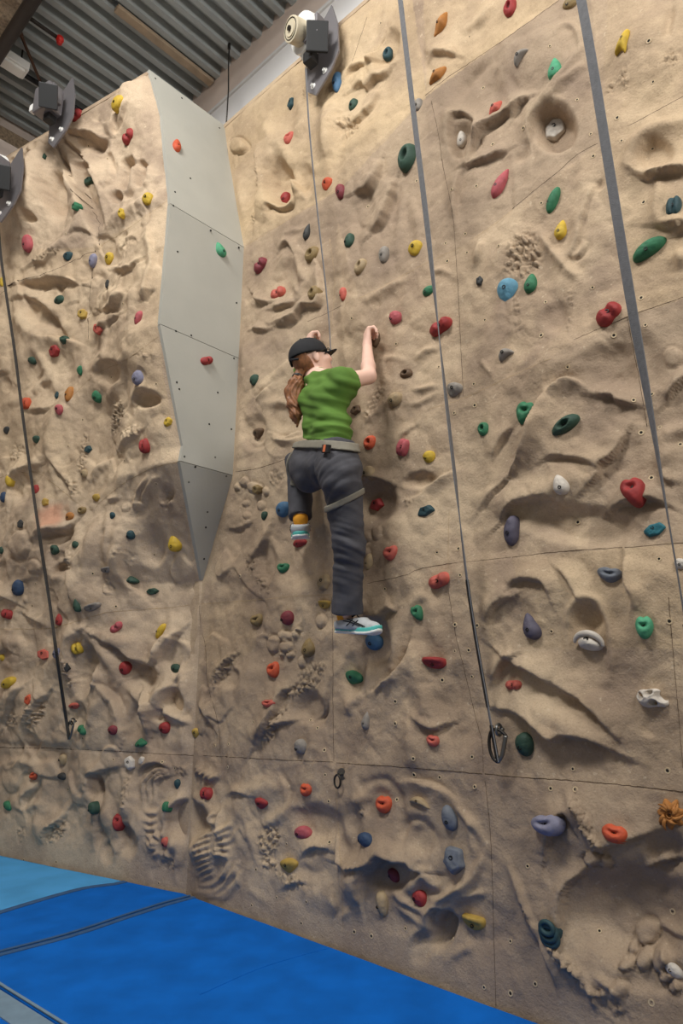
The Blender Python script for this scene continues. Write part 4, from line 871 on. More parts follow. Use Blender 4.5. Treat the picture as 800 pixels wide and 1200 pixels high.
def carabiner(o, P, dn, sidev, size, to_wall):
    """pear-shaped carabiner hanging at P (local coords), clipped to an eye bolt on the rock"""
    pr = [(0, 0), (-.16, -.10), (-.26, -.35), (-.27, -.65), (-.18, -.92), (.0, -1.0), (.20, -.94), (.34, -.82)]
    gt = [(.34, -.82), (.26, -.50), (.16, -.20), (0, 0)]
    f = lambda a, b: P+sidev*a*size-dn*(b)*size
    bm = bmesh.new(); add_tube(bm, [f(a, b) for a, b in smooth_pts(pr)], size*.055, 8); put('carabiner', bm_mesh('carabiner', bm, True), M_DSTEEL, o)
    c = o.children[-1]
    bm = bmesh.new(); add_tube(bm, [f(a, b) for a, b in smooth_pts(gt)], size*.07, 8); put('gate', bm_mesh('gate', bm, True), M_STEEL, c)
    bm = bmesh.new(); q = f(.06, -.98); add_tube(bm, [q+(to_wall*math.cos(t)+dn*math.sin(t))*size*.17+to_wall*size*.08 for t in np.linspace(0, 2*math.pi, 19)[:-1]], size*.05, 8, True); add_cyl(bm, q+to_wall*size*.2, q+to_wall*size*.34, size*.06, seg=10)
    put('anchor_eye', bm_mesh('anchor_eye', bm, True), M_STEEL, o)
def sewn(o, P, i0, i1, w, m, nm, turn):
    v, q = belt(np.array(P[i0:i1])-P[-1], w, .012, turn); return put(nm, np_mesh(nm, v, q, False), m, o)
# 1: from the belay device down to the climber
P1 = line3([(358, 79, .17), (362, 150, .17), (372, 250, .17), (381, 330, .14), (387, 390, .12), (388, 430, .12), (389, 470, .13), (390, 505, .15)], 70)
o1 = strap(P1, .022, lambda s: .5+.3*s, 'thin belay strap from the white-drummed device down to the climber', M_WEB)
# 2: middle strap clipped near the bottom
P2 = line3([(466, -25, .42), (484, 130, .36), (500, 260, .30), (514, 390, .25), (526, 500, .20), (539, 610, .15), (547, 690, .11), (558, 755, .08), (572, 830, .07), (583, 893, .07)], 110)
o2 = strap(P2, lambda s: .036 if s < .9 else .028, lambda s: .35+1.0*float(sstep(np.array(s), .35, .62))-.5*float(sstep(np.array(s), .68, .78)), 'middle grey belay strap ending in a carabiner clipped low on the wall', M_WEB)
sewn(o2, P2, 88, 104, .016, M_BLACK, 'sewn_sleeve', .8); sewn(o2, P2, 105, 110, .018, M_DSTEEL, 'swivel', .8)
carabiner(o2, np.zeros(3), Z, -A, .125, N)
# 3: right strap
P3 = line3([(676, -25, .62), (690, 50, .60), (703, 130, .56), (722, 250, .50), (745, 390, .42), (762, 480, .36), (776, 570, .30), (788, 640, .26), (802, 720, .2), (812, 800, .14), (818, 860, .07)], 110)
o3 = strap(P3, lambda s: .035, lambda s: .25+1.0*float(sstep(np.array(s), .42, .75)), 'wide grey belay strap at the right of the photo', M_WEB)
sewn(o3, P3, 94, 106, .016, M_BLACK, 'sewn_sleeve', .8); carabiner(o3, np.zeros(3), Z, -A, .11, N)
# 4: left strap
def line4(pts, n):
    t, z, d = hit_left([pts[-1][0]], [pts[-1][1]], .05)
    e = pos_left(t, z, d+.05)[0]; r0 = ray(*pts[0]); g0 = C+r0*(((GL3[0]-C)@LN+.12)/(r0@LN))
    pts = smooth_pts(pts)
    xs = np.array([q[0] for q in pts], float); ys = np.array([q[1] for q in pts], float)
    t2, z2, d2 = hit_left(xs, ys, .07)                                   # the strap lies over the leaning rock
    over = ((pos_left(t2, z2, d2+.07)-C)@LN)
    f = (ys-ys[0])/(ys[-1]-ys[0]); over = np.maximum(over, ((g0-C)@LN)*(1-f)+((e-C)@LN)*f)
    for _ in range(6): over[1:-1] = np.maximum(over[1:-1], (over[:-2]+over[2:])/2)
    r = ray(xs, ys); out = C+r*(over/(r@LN))[:, None]
    p = np.array(out); s = np.r_[0, np.cumsum(np.linalg.norm(np.diff(p, axis=0), axis=1))]; t = np.linspace(0, s[-1], n)
    return np.stack([np.interp(t, s, p[:, k]) for k in range(3)], -1)
P4 = line4([(-3, 246), (0, 292), (8, 350), (17, 410), (27, 490), (38, 570), (48, 640), (58, 705), (66, 765), (74, 820), (81, 866)], 90)
o4 = strap(P4, .03, 1.05, 'dark belay strap at the left ending in a carabiner', M_WEBD)
sewn(o4, P4, 76, 87, .028, M_BLACK, 'sewn_sleeve', .6)
carabiner(o4, np.zeros(3), Z, -A, .115, -LN)

# bare eye bolt on the lowest seam left of the middle strap
Pq, Nq, _ = surf([401], [907], 0.0); Pq = Pq[0]
bm = bmesh.new(); add_cyl(bm, (0, 0, 0), -N*.006, .028, seg=18); add_cyl(bm, N*.01, -N*.03, .008, seg=10)
o = put('wall_anchor', bm_mesh('wall_anchor', bm), M_STEEL, None, Pq); tag(o, 'small bare steel eye bolt below the lowest seam under the climber', 'anchor')
bm = bmesh.new(); add_tube(bm, [-N*.036-Z*.03+A*math.cos(t)*.020+Z*math.sin(t)*.030 for t in np.linspace(0, 6.283, 23)[:-1]], .005, 8, True); put('anchor_ring', bm_mesh('anchor_ring', bm, True), M_DSTEEL, o)
# ------------------------------------------------------------------ climbing holds
HC = {'r': (176, 48, 46), 'p': (196, 82, 88), 'm': (142, 52, 60), 'o': (226, 84, 44), 'c': (214, 92, 74), 'y': (222, 180, 40), 'k': (196, 156, 60), 'g': (50, 128, 84), 'G': (52, 84, 66),
      'e': (74, 172, 122), 't': (36, 118, 132), 'T': (44, 78, 84), 'b': (66, 112, 152), 'n': (48, 72, 106), 'l': (136, 134, 158), 'u': (92, 86, 104), 's': (108, 114, 124), 'a': (148, 138, 126),
      'w': (216, 204, 188), 'h': (178, 150, 108), 'B': (112, 84, 58), 'O': (190, 118, 46), 'L': (94, 158, 186), 'd': (62, 62, 60), 'H': (150, 122, 72)}
def dull(c):
    m = sum(c)/3; return tuple(.93*(v*.82+m*.18) for v in c)
HM = {k: mat('hold_'+k, dull(c), .62, var=.18, scale=26, bump=.4, bscale=160, spec=.35) for k, c in HC.items()}
HOLDS = '''
88 134 15 11 15 two r|red two-lobed hold beside the belay device on top of the left face
137 120 18 11 20 egg y|yellow egg hold near the top edge of the left face
149 160 18 14 15 two r|red split hold below the yellow egg near the top of the left face
46 178 5 7 0 rock G|tiny dark green hold high on the left face below the black-labelled belay device
208 169 9 18 -8 wedge o|bright orange hold near the top of the grey panels
340 121 10 14 -10 rock T|dark teal hold below the white-drummed belay device
338 161 14 13 0 jug c|coral hold with a pocket above the climber, left of the thin strap
394 96 13 22 -5 egg b|blue egg hold near the top, just right of the white-drummed belay device
516 28 27 11 48 wing O|brown-orange wing-shaped hold at the very top, right of the middle strap
512 87 24 11 25 wing O|brown-orange jagged hold just above a diagonal seam, right of the middle strap
453 61 12 14 0 ring T|dark teal hold in a hollow at the top, left of the middle strap
413 122 12 12 0 egg G|small round dark green hold at the top, below the blue egg
489 122 12 12 0 egg a|small grey nub touching the right side of the middle strap
475 183 22 30 -12 ring G|big dark green ring hold touching the middle strap near the top
580 126 20 11 42 wing c|salmon wing-shaped hold right of a carved cup, upper middle
541 162 11 22 0 wedge w|white hold inside the carved cup right of the middle strap
596 8 16 18 0 ring r|red ring hold cut by the top edge of the photo
608 66 20 13 28 cres a|grey crescent hold at the top between the middle and right straps
649 79 15 22 -5 wedge e|mint green hold just left of the right strap near the top
728 50 12 30 -30 cres y|yellow banana-shaped hold right of the right strap near the top
650 152 24 28 -20 rock w|white jagged rock hold inside the round carved cup by the right strap
668 2 18 12 10 egg H|olive hold cut by the top edge beside the right strap
38 221 7 13 -5 egg r|small red hold high on the left face, uppermost red near the left edge
96 205 13 9 -10 rock G|dark green flat hold high on the left face inside the valley
87 242 12 9 -25 rock g|green hold just left of the brown valley on the left face
29 284 12 20 0 egg p|pinkish red egg hold near the left edge, above the ledges
78 299 12 9 0 tri T|teal triangular hold on the left face left of the lavender hold
109 305 9 16 -25 egg l|lavender hold at the foot of the valley on the left face
127 303 12 14 -15 tri y|yellow hold right of the lavender hold on the left face
141 250 9 11 0 rock y|small yellow hold beside a cave-like dent on the left face
172 232 13 12 20 tri y|yellow hold on the left face close to the grey panels
125 332 6 9 -10 rock d|tiny dark grey hold left face, below the yellow one beside the lavender hold
69 351 14 9 8 egg G|dark green egg hold under the long carved ledge of the left face
96 368 12 13 10 rock k|ochre hold on the left face right of the leaf-shaped dent
115 387 10 15 0 rock c|coral hold at the end of a carved gash on the left face
161 372 8 16 -22 egg p|pink slanted hold right of a carved gash near the grey panels
77 397 12 8 5 rock G|dark green hold below the leaf-shaped dent, left face
2 330 5 12 0 egg y|yellow hold cut by the left edge beside the left strap
259 292 11 16 30 wedge e|bright green hold on the second grey panel
334 232 12 15 0 egg r|coral red hold inside a deep hollow left of the thin strap
382 215 13 13 0 tri o|orange triangular hold right of the thin strap, upper middle
398 224 13 16 10 egg m|dark pink hold right of the orange triangular one
359 271 8 17 -20 wedge d|dark grey wedge hold just left of the thin strap
364 297 18 17 0 ring H|olive ring hold left of the thin strap, upper of two
304 310 18 15 30 two m|maroon knobbly hold just right of the grey panels
325 343 19 15 10 two c|coral two-humped hold left of the lower olive ring hold
366 343 15 16 0 ring H|olive ring hold left of the thin strap, lower of two
364 398 14 12 0 jug B|brown hold gripped by the climber's left hand
438 397 13 17 -10 jug B|brown hold gripped by the climber's right hand
408 281 12 16 -10 egg G|dark green egg hold right of the thin strap
421 311 15 17 -20 ring h|tan ring hold below the dark green egg right of the thin strap
449 297 13 18 0 egg a|pale grey egg hold between the thin and middle straps
485 290 16 16 0 tri y|olive yellow pointed hold just left of the middle strap
502 340 16 11 0 egg g|green oval hold half behind the middle strap
462 371 15 15 0 egg p|pink round hold right of the climber's raised right hand
515 382 28 18 15 two r|large red hold half behind the middle strap
401 344 9 15 0 egg c|coral hold touching the thin strap above the climber's cap
561 329 8 12 0 rock d|small dark grey hold left of the light blue hold
593 340 24 27 0 tri L|light blue shield-shaped hold, upper right of the middle strap
586 213 14 30 -35 wedge p|pinkish red long hold tilted up right, between middle and right straps
647 234 12 28 -32 egg g|dark green slanted egg hold below a diagonal seam left of the right strap
656 268 14 20 -15 wedge y|yellow hold below the slanted green egg, left of the right strap
621 331 14 23 -15 wedge g|green hold immediately right of the light blue shield
712 366 30 24 30 two r|large red hold on the right strap above a seam
759 291 38 18 18 egg g|long green egg hold right of the right strap
788 241 17 28 -8 two T|dark teal two-part hold at the upper right edge
36 422 11 9 -15 egg G|dark green egg hold right of the left strap, upper left face
62 411 13 14 10 rock r|red hold on the left face, right of a dark green egg
93 434 8 11 0 tri g|small green pointed hold above the orange-yellow upright one
113 465 12 15 10 egg g|green egg hold in the middle of the left face, right of the orange-yellow one
66 463 6 9 0 rock T|tiny teal-green hold left of the orange-yellow upright one
80 461 9 18 -5 egg O|orange-yellow upright hold in the middle of the left face
68 480 9 12 0 tri p|pink pointed hold below the orange-yellow upright one
30 472 11 17 -10 two o|orange two-lobed hold touching the left strap
7 504 7 9 0 tri d|small black pointed hold near the left edge, left of the left strap
42 515 10 9 0 tri G|dark green hold just right of the left strap, middle height
102 526 10 8 0 rock T|dark green square hold under a carved track in the left face
160 443 14 18 0 egg l|lavender blue round hold near the second grey panel seam
196 494 10 11 0 rock y|yellow hold at the edge of the third grey panel
168 523 13 21 0 two r|dark red two-lobed hold left of the third grey panel
9 563 6 14 0 egg y|slim yellow hold at the left edge above a navy hold
3 582 7 12 0 egg n|navy hold cut by the left edge, middle height
41 573 7 11 0 egg r|small red hold half behind the left strap
52 588 8 9 0 rock k|small ochre hold right of the left strap above the reddish stain
112 583 10 9 0 tri k|olive yellow hold left of the seam beside the grey panels' point
95 598 10 9 0 ring H|small brown ring hold right of the reddish stain
98 555 10 10 -20 egg h|tan nub at the end of a carved track on the left face
243 422 16 11 30 two r|red knobbly hold on the third grey panel
297 445 11 13 15 egg G|dark green egg hold left of the climber's ponytail
301 508 13 12 0 tri B|brown wedge inside a U-shaped groove left of the climber
300 574 13 11 -15 rock H|brown pebble-like hold among carved pebbles left of the climber's hip
330 596 17 18 0 egg b|blue round hold left of the climber's bent left leg
475 437 16 11 -5 ring B|dark brown oval hold between the climber's elbow and the middle strap
461 468 19 16 5 egg h|tan rounded hold right of the climber's back
416 480 13 13 -20 rock B|dark brown hold tucked beside the climber's shirt
413 454 9 8 0 rock G|dark green hold showing below the climber's sleeve
432 518 16 16 0 ring o|orange-red ring hold right of the climber's waist
471 524 15 25 -25 two p|pink two-lobed hold right of the orange-red ring
502 535 14 15 0 egg y|yellow round hold just left of the middle strap
431 552 14 14 0 egg h|tan round hold beside the climber's right hip
440 591 16 16 0 rock r|red star-like hold beside the climber's right thigh
498 598 19 14 15 rock T|dark teal hold left of the middle strap at thigh height
531 456 19 17 -30 tri a|grey-tan triangular hold right of the middle strap
565 502 13 17 0 ring g|green notched hold right of the middle strap
591 415 19 17 20 cres a|grey-tan crescent hold below the light blue shield
614 483 22 27 -20 jug g|green three-cornered hold left of the dark green holed one
662 497 34 18 28 ring G|dark green pointed hold with a large hole, left of the right strap
656 568 18 24 15 wedge w|pale grey block hold right of the middle strap at hip height
740 572 25 33 10 jug r|bright red shield hold beside the right strap
81 605 11 10 0 egg O|brown-orange hold right of the reddish stain
131 604 7 8 -30 tri T|small dark teal hold right of the brown-orange hold
23 614 7 10 0 rock d|small black hold near the left edge left of the left strap
63 644 10 11 -20 tri G|dark green hold just right of the left strap below the reddish stain
87 638 8 9 0 egg G|small dark green round hold in a hollow below the reddish stain
159 629 10 11 0 egg T|dark teal round hold left of the yellow hold by the grey panels' point
203 637 13 22 0 wedge y|yellow hold just left of the grey panels' lower point
124 667 14 9 5 ledge a|grey flat-topped hold in the middle of the lower left face
158 680 18 10 -5 wedge G|dark green drop-shaped hold, lower left face
178 693 13 9 -5 rock G|dark green blocky hold right of the drop-shaped green one
20 689 13 19 0 egg n|blue egg hold near the left edge, left of the left strap
1 645 5 9 0 egg G|dark green sliver of a hold cut by the left edge
83 681 9 9 0 rock p|small pink hold above two slim dark holds
83 697 7 14 -15 rock T|slim dark slate hold, upper of two beside a rock fold
89 709 7 18 0 wedge G|slim green hold, lower of two beside a rock fold
107 711 18 11 15 ledge a|grey and white jutting hold right of the slim green hold
8 720 14 14 -15 two r|red knobbly hold at the left edge above a seam
69 726 9 14 10 wedge r|small red drop-shaped hold just right of the left strap
136 735 16 12 35 two p|pink twin hold above a ledge of the lower left face
188 739 8 22 -38 egg y|yellow sausage-shaped hold tilted up right below the grey point
50 767 15 14 -15 rock c|orange-red blocky hold left of the left strap
66 765 9 12 0 egg l|blue-purple hold behind the left strap
80 760 13 17 15 two y|yellow two-lobed hold right of the left strap beside the dark fold
78 782 6 12 20 rock d|small black hold right of the left strap under the yellow one
153 783 14 16 0 egg r|red round hold under a ledge, lower left face
206 783 14 11 -5 egg G|dark green hold in a hollow below the yellow sausage hold
2 771 7 8 0 egg y|yellow hold at the left edge, upper of two
8 800 17 12 15 egg y|yellow hold at the left edge, lower of two
309 604 8 10 0 egg G|small dark green hold left of the blue round hold by the climber's leg
350 636 17 10 0 egg r|red hold under the climber's left shoe
331 665 14 13 0 jug g|green hold below the climber's left shoe
378 682 16 21 10 rock h|tan block hold left of the climber's right shin, upper of two
379 707 15 12 -5 ledge k|yellow-brown ledge hold left of the climber's right shin, lower of two
300 727 16 15 10 jug H|brown hold left of the maroon egg below the climber
335 724 15 18 0 egg m|maroon egg hold below the climber's left shoe
360 758 15 23 10 wedge H|olive tan leaf-shaped hold left of the climber's right shoe
319 785 15 20 15 jug o|orange-red hooked hold below carved pebbles
456 648 17 19 0 jug c|coral red scooped hold right of the climber's right knee
431 658 9 19 -15 egg h|tan slim hold beside the climber's right shin
513 681 27 20 15 two c|coral red triple-knobbed hold on a seam left of the middle strap
488 718 13 20 25 jug g|green scooped oval hold below the coral red triple-knobbed one
437 752 23 19 0 egg b|blue round hold under the climber's right shoe
508 775 30 17 -5 ledge r|red shelf-shaped hold left of the middle strap
413 794 21 16 -15 tri g|green hold below the climber's right shoe
598 621 18 34 -8 egg u|purple-grey long hold right of the middle strap, upper of two
766 620 24 17 15 rock t|teal blocky hold beside the right strap
713 673 27 19 -15 jug s|grey spiral-like hold in the right part below a seam
619 733 17 31 18 wedge u|purple-grey tapering hold right of the middle strap, lower of two
690 752 36 26 -10 eye w|cream eye-shaped hold at the right
754 735 20 27 0 jug e|bright green hold right of the cream eye-shaped one
600 802 20 14 0 two c|coral grooved hold on the rock right of the middle strap
797 660 14 13 0 egg w|white hold cut by the right edge beside the right strap
32 820 8 12 10 rock o|orange hold near the left edge, above a rough carved patch
87 828 13 8 10 tri c|coral red hold right of the left carabiner strap's black sleeve
95 855 11 11 -25 two g|green hold just right of the left carabiner
131 856 12 11 0 egg m|dark red round hold right of the left carabiner
164 871 14 10 10 wedge g|green hold on the seam above two white-grey holds
192 853 13 14 0 egg r|red round hold at the foot of a carved fold, right of the dark red one
73 890 9 13 -20 egg h|tan nub just below left of the left carabiner
151 895 13 16 0 rock w|white-grey hold below the seam, larger of a pair
165 891 8 9 0 rock w|white-grey hold below the seam, smaller of a pair
39 909 12 10 15 jug o|orange hold on the lowest panel near the left edge
72 910 12 8 0 egg d|dark grey hold below the tan nub by the left carabiner
8 944 11 10 -20 egg g|green hold on the lowest panel at the left edge
107 947 8 14 15 egg G|dark green slim hold on the lowest panel beside a deep fold
138 962 12 20 0 jug r|red hooked hold on the lowest panel left of the carved medallion
193 945 7 14 0 two g|green slim hold inside the carved medallion's rim
193 988 11 11 0 egg c|coral hold at the lower left of the carved medallion
229 859 10 12 0 tri k|ochre hold above the seam over the carved medallion
313 824 16 10 0 jug c|coral hold left of a long rough gash
351 875 15 17 10 egg a|grey-brown egg hold right of a long rough gash
207 919 7 11 0 tri T|dark teal small hold at the top of the carved medallion
240 929 15 17 0 two r|red grooved round hold at the upper right of the carved medallion
305 942 16 13 0 tri r|red triangular hold right of the carved medallion
357 926 14 15 0 jug o|orange-red hold with a hole at the end of a carved ridge
354 975 20 15 5 egg p|pink oval hold below the orange-red one with a hole
428 844 9 21 -12 wedge a|grey-tan slim hold below the green hold under the climber
506 868 16 13 -10 jug c|coral hold above the lowest seam left of the middle strap
448 943 20 19 0 jug o|orange-red scooped hold inside a carved ring on the lowest panel
490 940 24 14 -10 cres h|tan crescent hold right of the orange-red scooped one
525 959 17 29 22 egg s|slate grey long hold on the lowest panel below the middle carabiner
426 984 20 15 -8 egg n|dark blue oval hold on the lowest panel below a carved ring
530 1008 28 28 0 rock s|blue-grey big block hold on the lowest panel
614 872 22 27 15 egg G|dark green egg hold right of the middle carabiner
762 818 36 26 -10 skull w|cream bony hold with hollows at the right edge
637 966 33 24 10 jug l|lavender grey beak-shaped hold on the lowest panel
718 976 27 22 -10 jug o|orange-red hold on the lowest panel left of the orange leafy one
785 955 30 38 -35 flame O|orange leafy hold at the right edge of the lowest panel
337 1014 22 15 10 tri k|tan yellow hold low near the mats
461 1026 16 14 -15 egg m|dark red hold low on the panel, upper left of a pair
447 1059 15 26 5 egg h|tan upright egg hold low near the mats
491 1053 19 18 -20 egg r|red egg hold low on the panel, lower right of a pair
554 1079 28 19 0 ledge k|yellow-brown ledge hold low near the mats
643 1092 22 29 0 coil T|blue-teal coiled hold low at the right
791 1137 21 15 -25 egg w|grey-white egg hold low at the right edge beside carved pebbles
'''
def polar(kind, sx, sy, hgt, rng, nt=40, nr=13):
    """hold surface built over its outline: returns (verts, quads)"""
    ph = rng.random()*6.28; p2 = rng.random()*6.28
    th = np.linspace(0, 2*math.pi, nt, endpoint=False); r = np.linspace(0, 1, nr)**.8
    Th, Rr = np.meshgrid(th, r, indexing='ij')
    ct, st = np.cos(Th), np.sin(Th)
    w = 1+.045*np.cos(2*Th+ph)+.03*np.cos(3*Th+p2)
    q = 2.3; H = None
    if kind == 'rock':
        k = 5+rng.randrange(2); w = 1/np.maximum(np.cos(((Th+ph) % (2*math.pi/k))-math.pi/k), .3)*.86; w = w*(1+.10*np.sin(Th*2+p2))
    if kind == 'two': w = 1-.24*np.abs(np.sin(Th))**6+.05*np.cos(Th+ph)
    x = ct*Rr*w; y = st*Rr*w
    prof = np.clip(1-Rr**q, 0, 1)**.5
    z = prof*(1+.18*y)
    if kind == 'wedge': x = x*(1-.42*y-.1*y*y); z = prof*(.95-.35*y)
    if kind == 'tri': x = x*(1+.38*y); y = y-.12*x*x; z = prof*(.9+.45*y)
    if kind == 'cres': y = y*.62-.55*x*x+.25; z = prof*(1-.25*x*x)
    if kind == 'wing': y = y*(1-.5*np.abs(x))+.18*x*x; z = prof*(.9+.3*np.sin(3*x+ph)); w = w
    if kind == 'two':
        z = prof*(.62+.5*np.minimum(1, np.abs(x-.08)*2.6))*(1+.12*x)
    if kind == 'ledge':
        y = np.where(y > .42, .42+(y-.42)*.25, y); z = prof**.8*(.62+.55*sstep(y, -.9, .45))
        z = z-.25*np.exp(-((x-.05)/.5)**2-((y+.2)/.2)**2)*prof
    if kind == 'ring':
        z = prof*.95-.75*np.exp(-(np.hypot(x+.05, y-.05)/.36)**4)
    if kind == 'jug':
        z = prof*1.02-.62*np.exp(-((x-.05)/.42)**2-((y-.16-.25*x*x)/.24)**2)*prof
        x = x*(1+.22*y); y = y-.20*np.exp(-(x/.28)**2)*np.clip(y, 0, 1)
    if kind == 'rock':
        z = np.minimum(prof*1.05, .72+.30*x*math.cos(ph)+.30*y*math.sin(ph)); z = np.minimum(z, .9-.35*x*math.sin(ph)+.2*y)
    z = np.maximum(z, -.05*Rr)
    X_, Y_ = x*sx/2, y*sy/2
    nz_ = fbm(X_/max(sx, sy)*5+ph*9, Y_/max(sx, sy)*5+p2*9, 5, 2)
    Z_ = z*hgt+nz_*hgt*.09*prof
    verts = np.stack([X_, Y_, Z_], -1)                # nt x nr
    skirt = verts[:, -1:].copy(); skirt[:, :, 2] = -.035
    verts = np.concatenate([verts[:, 1:], skirt], 1)  # drop the repeated centre
    c = np.array([[0, 0, float(Z_[:, 0].mean())]])
    nr2 = verts.shape[1]; v = np.concatenate([verts.reshape(-1, 3), c]); ci = len(v)-1
    i = np.arange(nt); j = (i+1) % nt; quads = []
    for k in range(nr2-1): quads.append(np.stack([i*nr2+k, i*nr2+k+1, j*nr2+k+1, j*nr2+k], -1))
    quads = np.concatenate(quads); tris = [(int(a*nr2), int(b*nr2), ci) for a, b in zip(i, j)]
    return v, quads.tolist()+tris
def poly_mesh(name, v, f, smooth=True):
    me = bpy.data.meshes.new(name); me.from_pydata([tuple(map(float, p)) for p in v], [], [tuple(map(int, q)) for q in f]); me.update()
    me.polygons.foreach_set('use_smooth', [smooth]*len(me.polygons)); return me
bb = bmesh.new(); ring(bb, 1.0, .95, -.5, .3, 16); ring(bb, .95, .62, .3, .3, 16); a_, b_ = ring(bb, .62, .6, .3, -.3, 6); bb.faces.new(b_)
BOLT_ME = bm_mesh('bolt', bb, False); BOLT_ME.materials.append(mat('bolt_black_steel', (30, 28, 27), .5, .4))
rows = [l.split('|') for l in HOLDS.strip().split('\n')]
vals = [r_[0].split() for r_ in rows]; labels = [r_[1] for r_ in rows]
assert len(set(labels)) == len(labels)
hx = np.array([float(v[0]) for v in vals]); hy = np.array([float(v[1]) for v in vals])
HP, HN, HK = surf(hx, hy)
dist = (HP-C)@FW
depth = np.array([.40*math.sqrt(float(v[2])*float(v[3])) for v in vals])*dist/F
depth = np.clip(depth, .016, .075)
HP2, HN2, _ = surf(hx, hy, depth*.42)
holds = {}
for i, v in enumerate(vals):
    rng = random.Random(100+i); x, y, w_, h_, ang = map(float, v[:5]); kind, colr = v[5], v[6]
    bn = {'M': -N, 'L': LN, 'G': HN[i]}[HK[i]]
    nn = unit(bn*.62+HN[i]*.38)
    up = unit(Z-nn*(Z@nn)); rt_ = np.cross(up, nn)
    vd = unit(HP[i]-C); fu = abs(math.sqrt(max(0, 1-(rt_@vd)**2))); fv = abs(math.sqrt(max(0, 1-(up@vd)**2)))
    s = dist[i]/F; sx = w_*s/(.35+.65*fu); sy = h_*s/(.35+.65*fv)
    a = math.radians(ang); ex = rt_*math.cos(a)+up*math.sin(a); ey = np.cross(nn, ex)
    P = HP2[i]-HN[i]*depth[i]*.42*.9
    o = None
    def hold(v_, f_, sm=True):
        return put('climbing_hold', poly_mesh('climbing_hold', v_, f_, sm), HM[colr])
    if kind == 'eye':
        v1, f1 = polar('egg', sx*.78, sy*.62, depth[i]*1.1, rng, 44, 14); v1[:, 1] -= sy*.08
        o = hold(v1, f1)
        bm = bmesh.new(); arc = [(math.cos(t)*sx*.44, math.sin(t)*sy*.46-sy*.10, depth[i]*.45+.3*depth[i]*math.sin(t)) for t in np.linspace(-.05, math.pi+.05, 22)]
        add_tube(bm, arc, [sx*(.045+.06*math.sin(math.pi*k/21)) for k in range(22)], 10)
        c_ = put('brow', bm_mesh('brow', bm, True), HM[colr], o)
    elif kind == 'skull':
        v1, f1 = polar('egg', sx, sy*.8, depth[i]*1.1, rng, 56, 20)
        for cx, cy, rr in ((.30, .15, .17), (-.32, .05, .12), (.12, -.2, .1), (-.05, .24, .12)):
            d_ = np.hypot(v1[:, 0]/sx-cx, (v1[:, 1]/sy-cy)*.9); v1[:, 2] -= depth[i]*.95*np.exp(-(d_/rr)**4)*(v1[:, 2] > 0)
        v1[:, 1] += sy*.06*np.sin(v1[:, 0]/sx*9)
        o = hold(v1, f1)
    elif kind == 'flame':
        v1, f1 = polar('egg', sx*.8, sy*.86, depth[i]*.8, rng, 60, 16); rr = np.hypot(v1[:, 0]/sx, v1[:, 1]/sy)*2; tt = np.arctan2(v1[:, 1]/sy, v1[:, 0]/sx)
        k_ = 1+.30*np.clip(rr, 0, 1)**2*np.sin(tt*7+rr*2.5); v1[:, 0] *= k_; v1[:, 1] *= k_; v1[:, 2] *= 1+.18*np.sin(tt*14)*np.clip(rr, 0, 1)
        v1[:, 2] -= depth[i]*.4*np.exp(-(rr/.25)**4)*(v1[:, 2] > 0)
        o = hold(v1, f1)
        for k_ in range(11):
            bm = bmesh.new(); t = k_*.571+.35*math.sin(k_*2.3); ll = .085+.03*math.sin(k_*1.7+1); pts_ = [((sx*.15+sx*ll*j)*math.cos(t+.22*j), (sy*.15+sy*ll*j)*math.sin(t+.22*j), depth[i]*(.74-.05*j*j+.08*j)) for j in range(4)]
            add_tube(bm, pts_, [sx*.06, sx*.075, sx*.06, sx*.02], 8); put('leaf_lobe', bm_mesh('leaf_lobe', bm, True), HM[colr], o)
        bm = bmesh.new(); add_tube(bm, [(sx*.1*math.cos(t), sx*.1*math.sin(t), depth[i]*.62) for t in np.linspace(0, 6.283, 21)[:-1]], sx*.03, 8, True); put('bolt_collar', bm_mesh('bolt_collar', bm, True), HM[colr], o)
    elif kind == 'coil':
        v1, f1 = polar('egg', sx*.9, sy*.8, depth[i]*.7, rng); o = hold(v1, f1)
        for k_, (cy, rr, zz, th_) in enumerate(((-.22, .40, .35, .15), (-.02, .40, .6, .14), (.17, .34, .85, .12))):
            bm = bmesh.new(); n_ = 26; span = 6.283 if k_ < 2 else 5.2
            add_tube(bm, [(sx*rr*math.cos(t+1.2), sy*cy+sy*rr*.62*math.sin(t+1.2), depth[i]*zz) for t in np.linspace(0, 6.283, n_+1)[:n_]], sx*th_, 10, True)
            put('coil', bm_mesh('coil', bm, True), HM[colr], o)
    else:
        v1, f1 = polar(kind, sx, sy, depth[i], rng, 40 if w_*h_ > 150 else 28, 13 if w_*h_ > 150 else 9)
        o = hold(v1, f1, True)
    if w_*h_ >= 95 and kind not in ('coil', 'skull'):
        bx, by = {'egg': (-.05, -.12), 'wedge': (0, -.18), 'tri': (0, .05), 'ledge': (.0, -.25), 'two': (.0, .0)}.get(kind, (-.02, .1))
        if kind == 'egg' and rng.random() < .5: bx = -.2
        px_, py_ = bx*sx, by*sy
        dd = np.hypot(v1[:, 0]-px_, v1[:, 1]-py_)+(v1[:, 2] < -.03)*9; zc = float(v1[int(np.argmin(dd)), 2])
        b = bpy.data.objects.new('bolt', BOLT_ME); COL.objects.link(b); b.parent = o; br = min(max(.115*min(sx, sy), .004), .0095)
        b.location = (px_, py_, zc); b.scale = (br, br, br*.8)
    o.matrix_world = frame(ex, ey, nn, P)
    tag(o, labels[i], 'climbing hold', 'climbing holds bolted to the rock wall')
    holds[labels[i]] = o
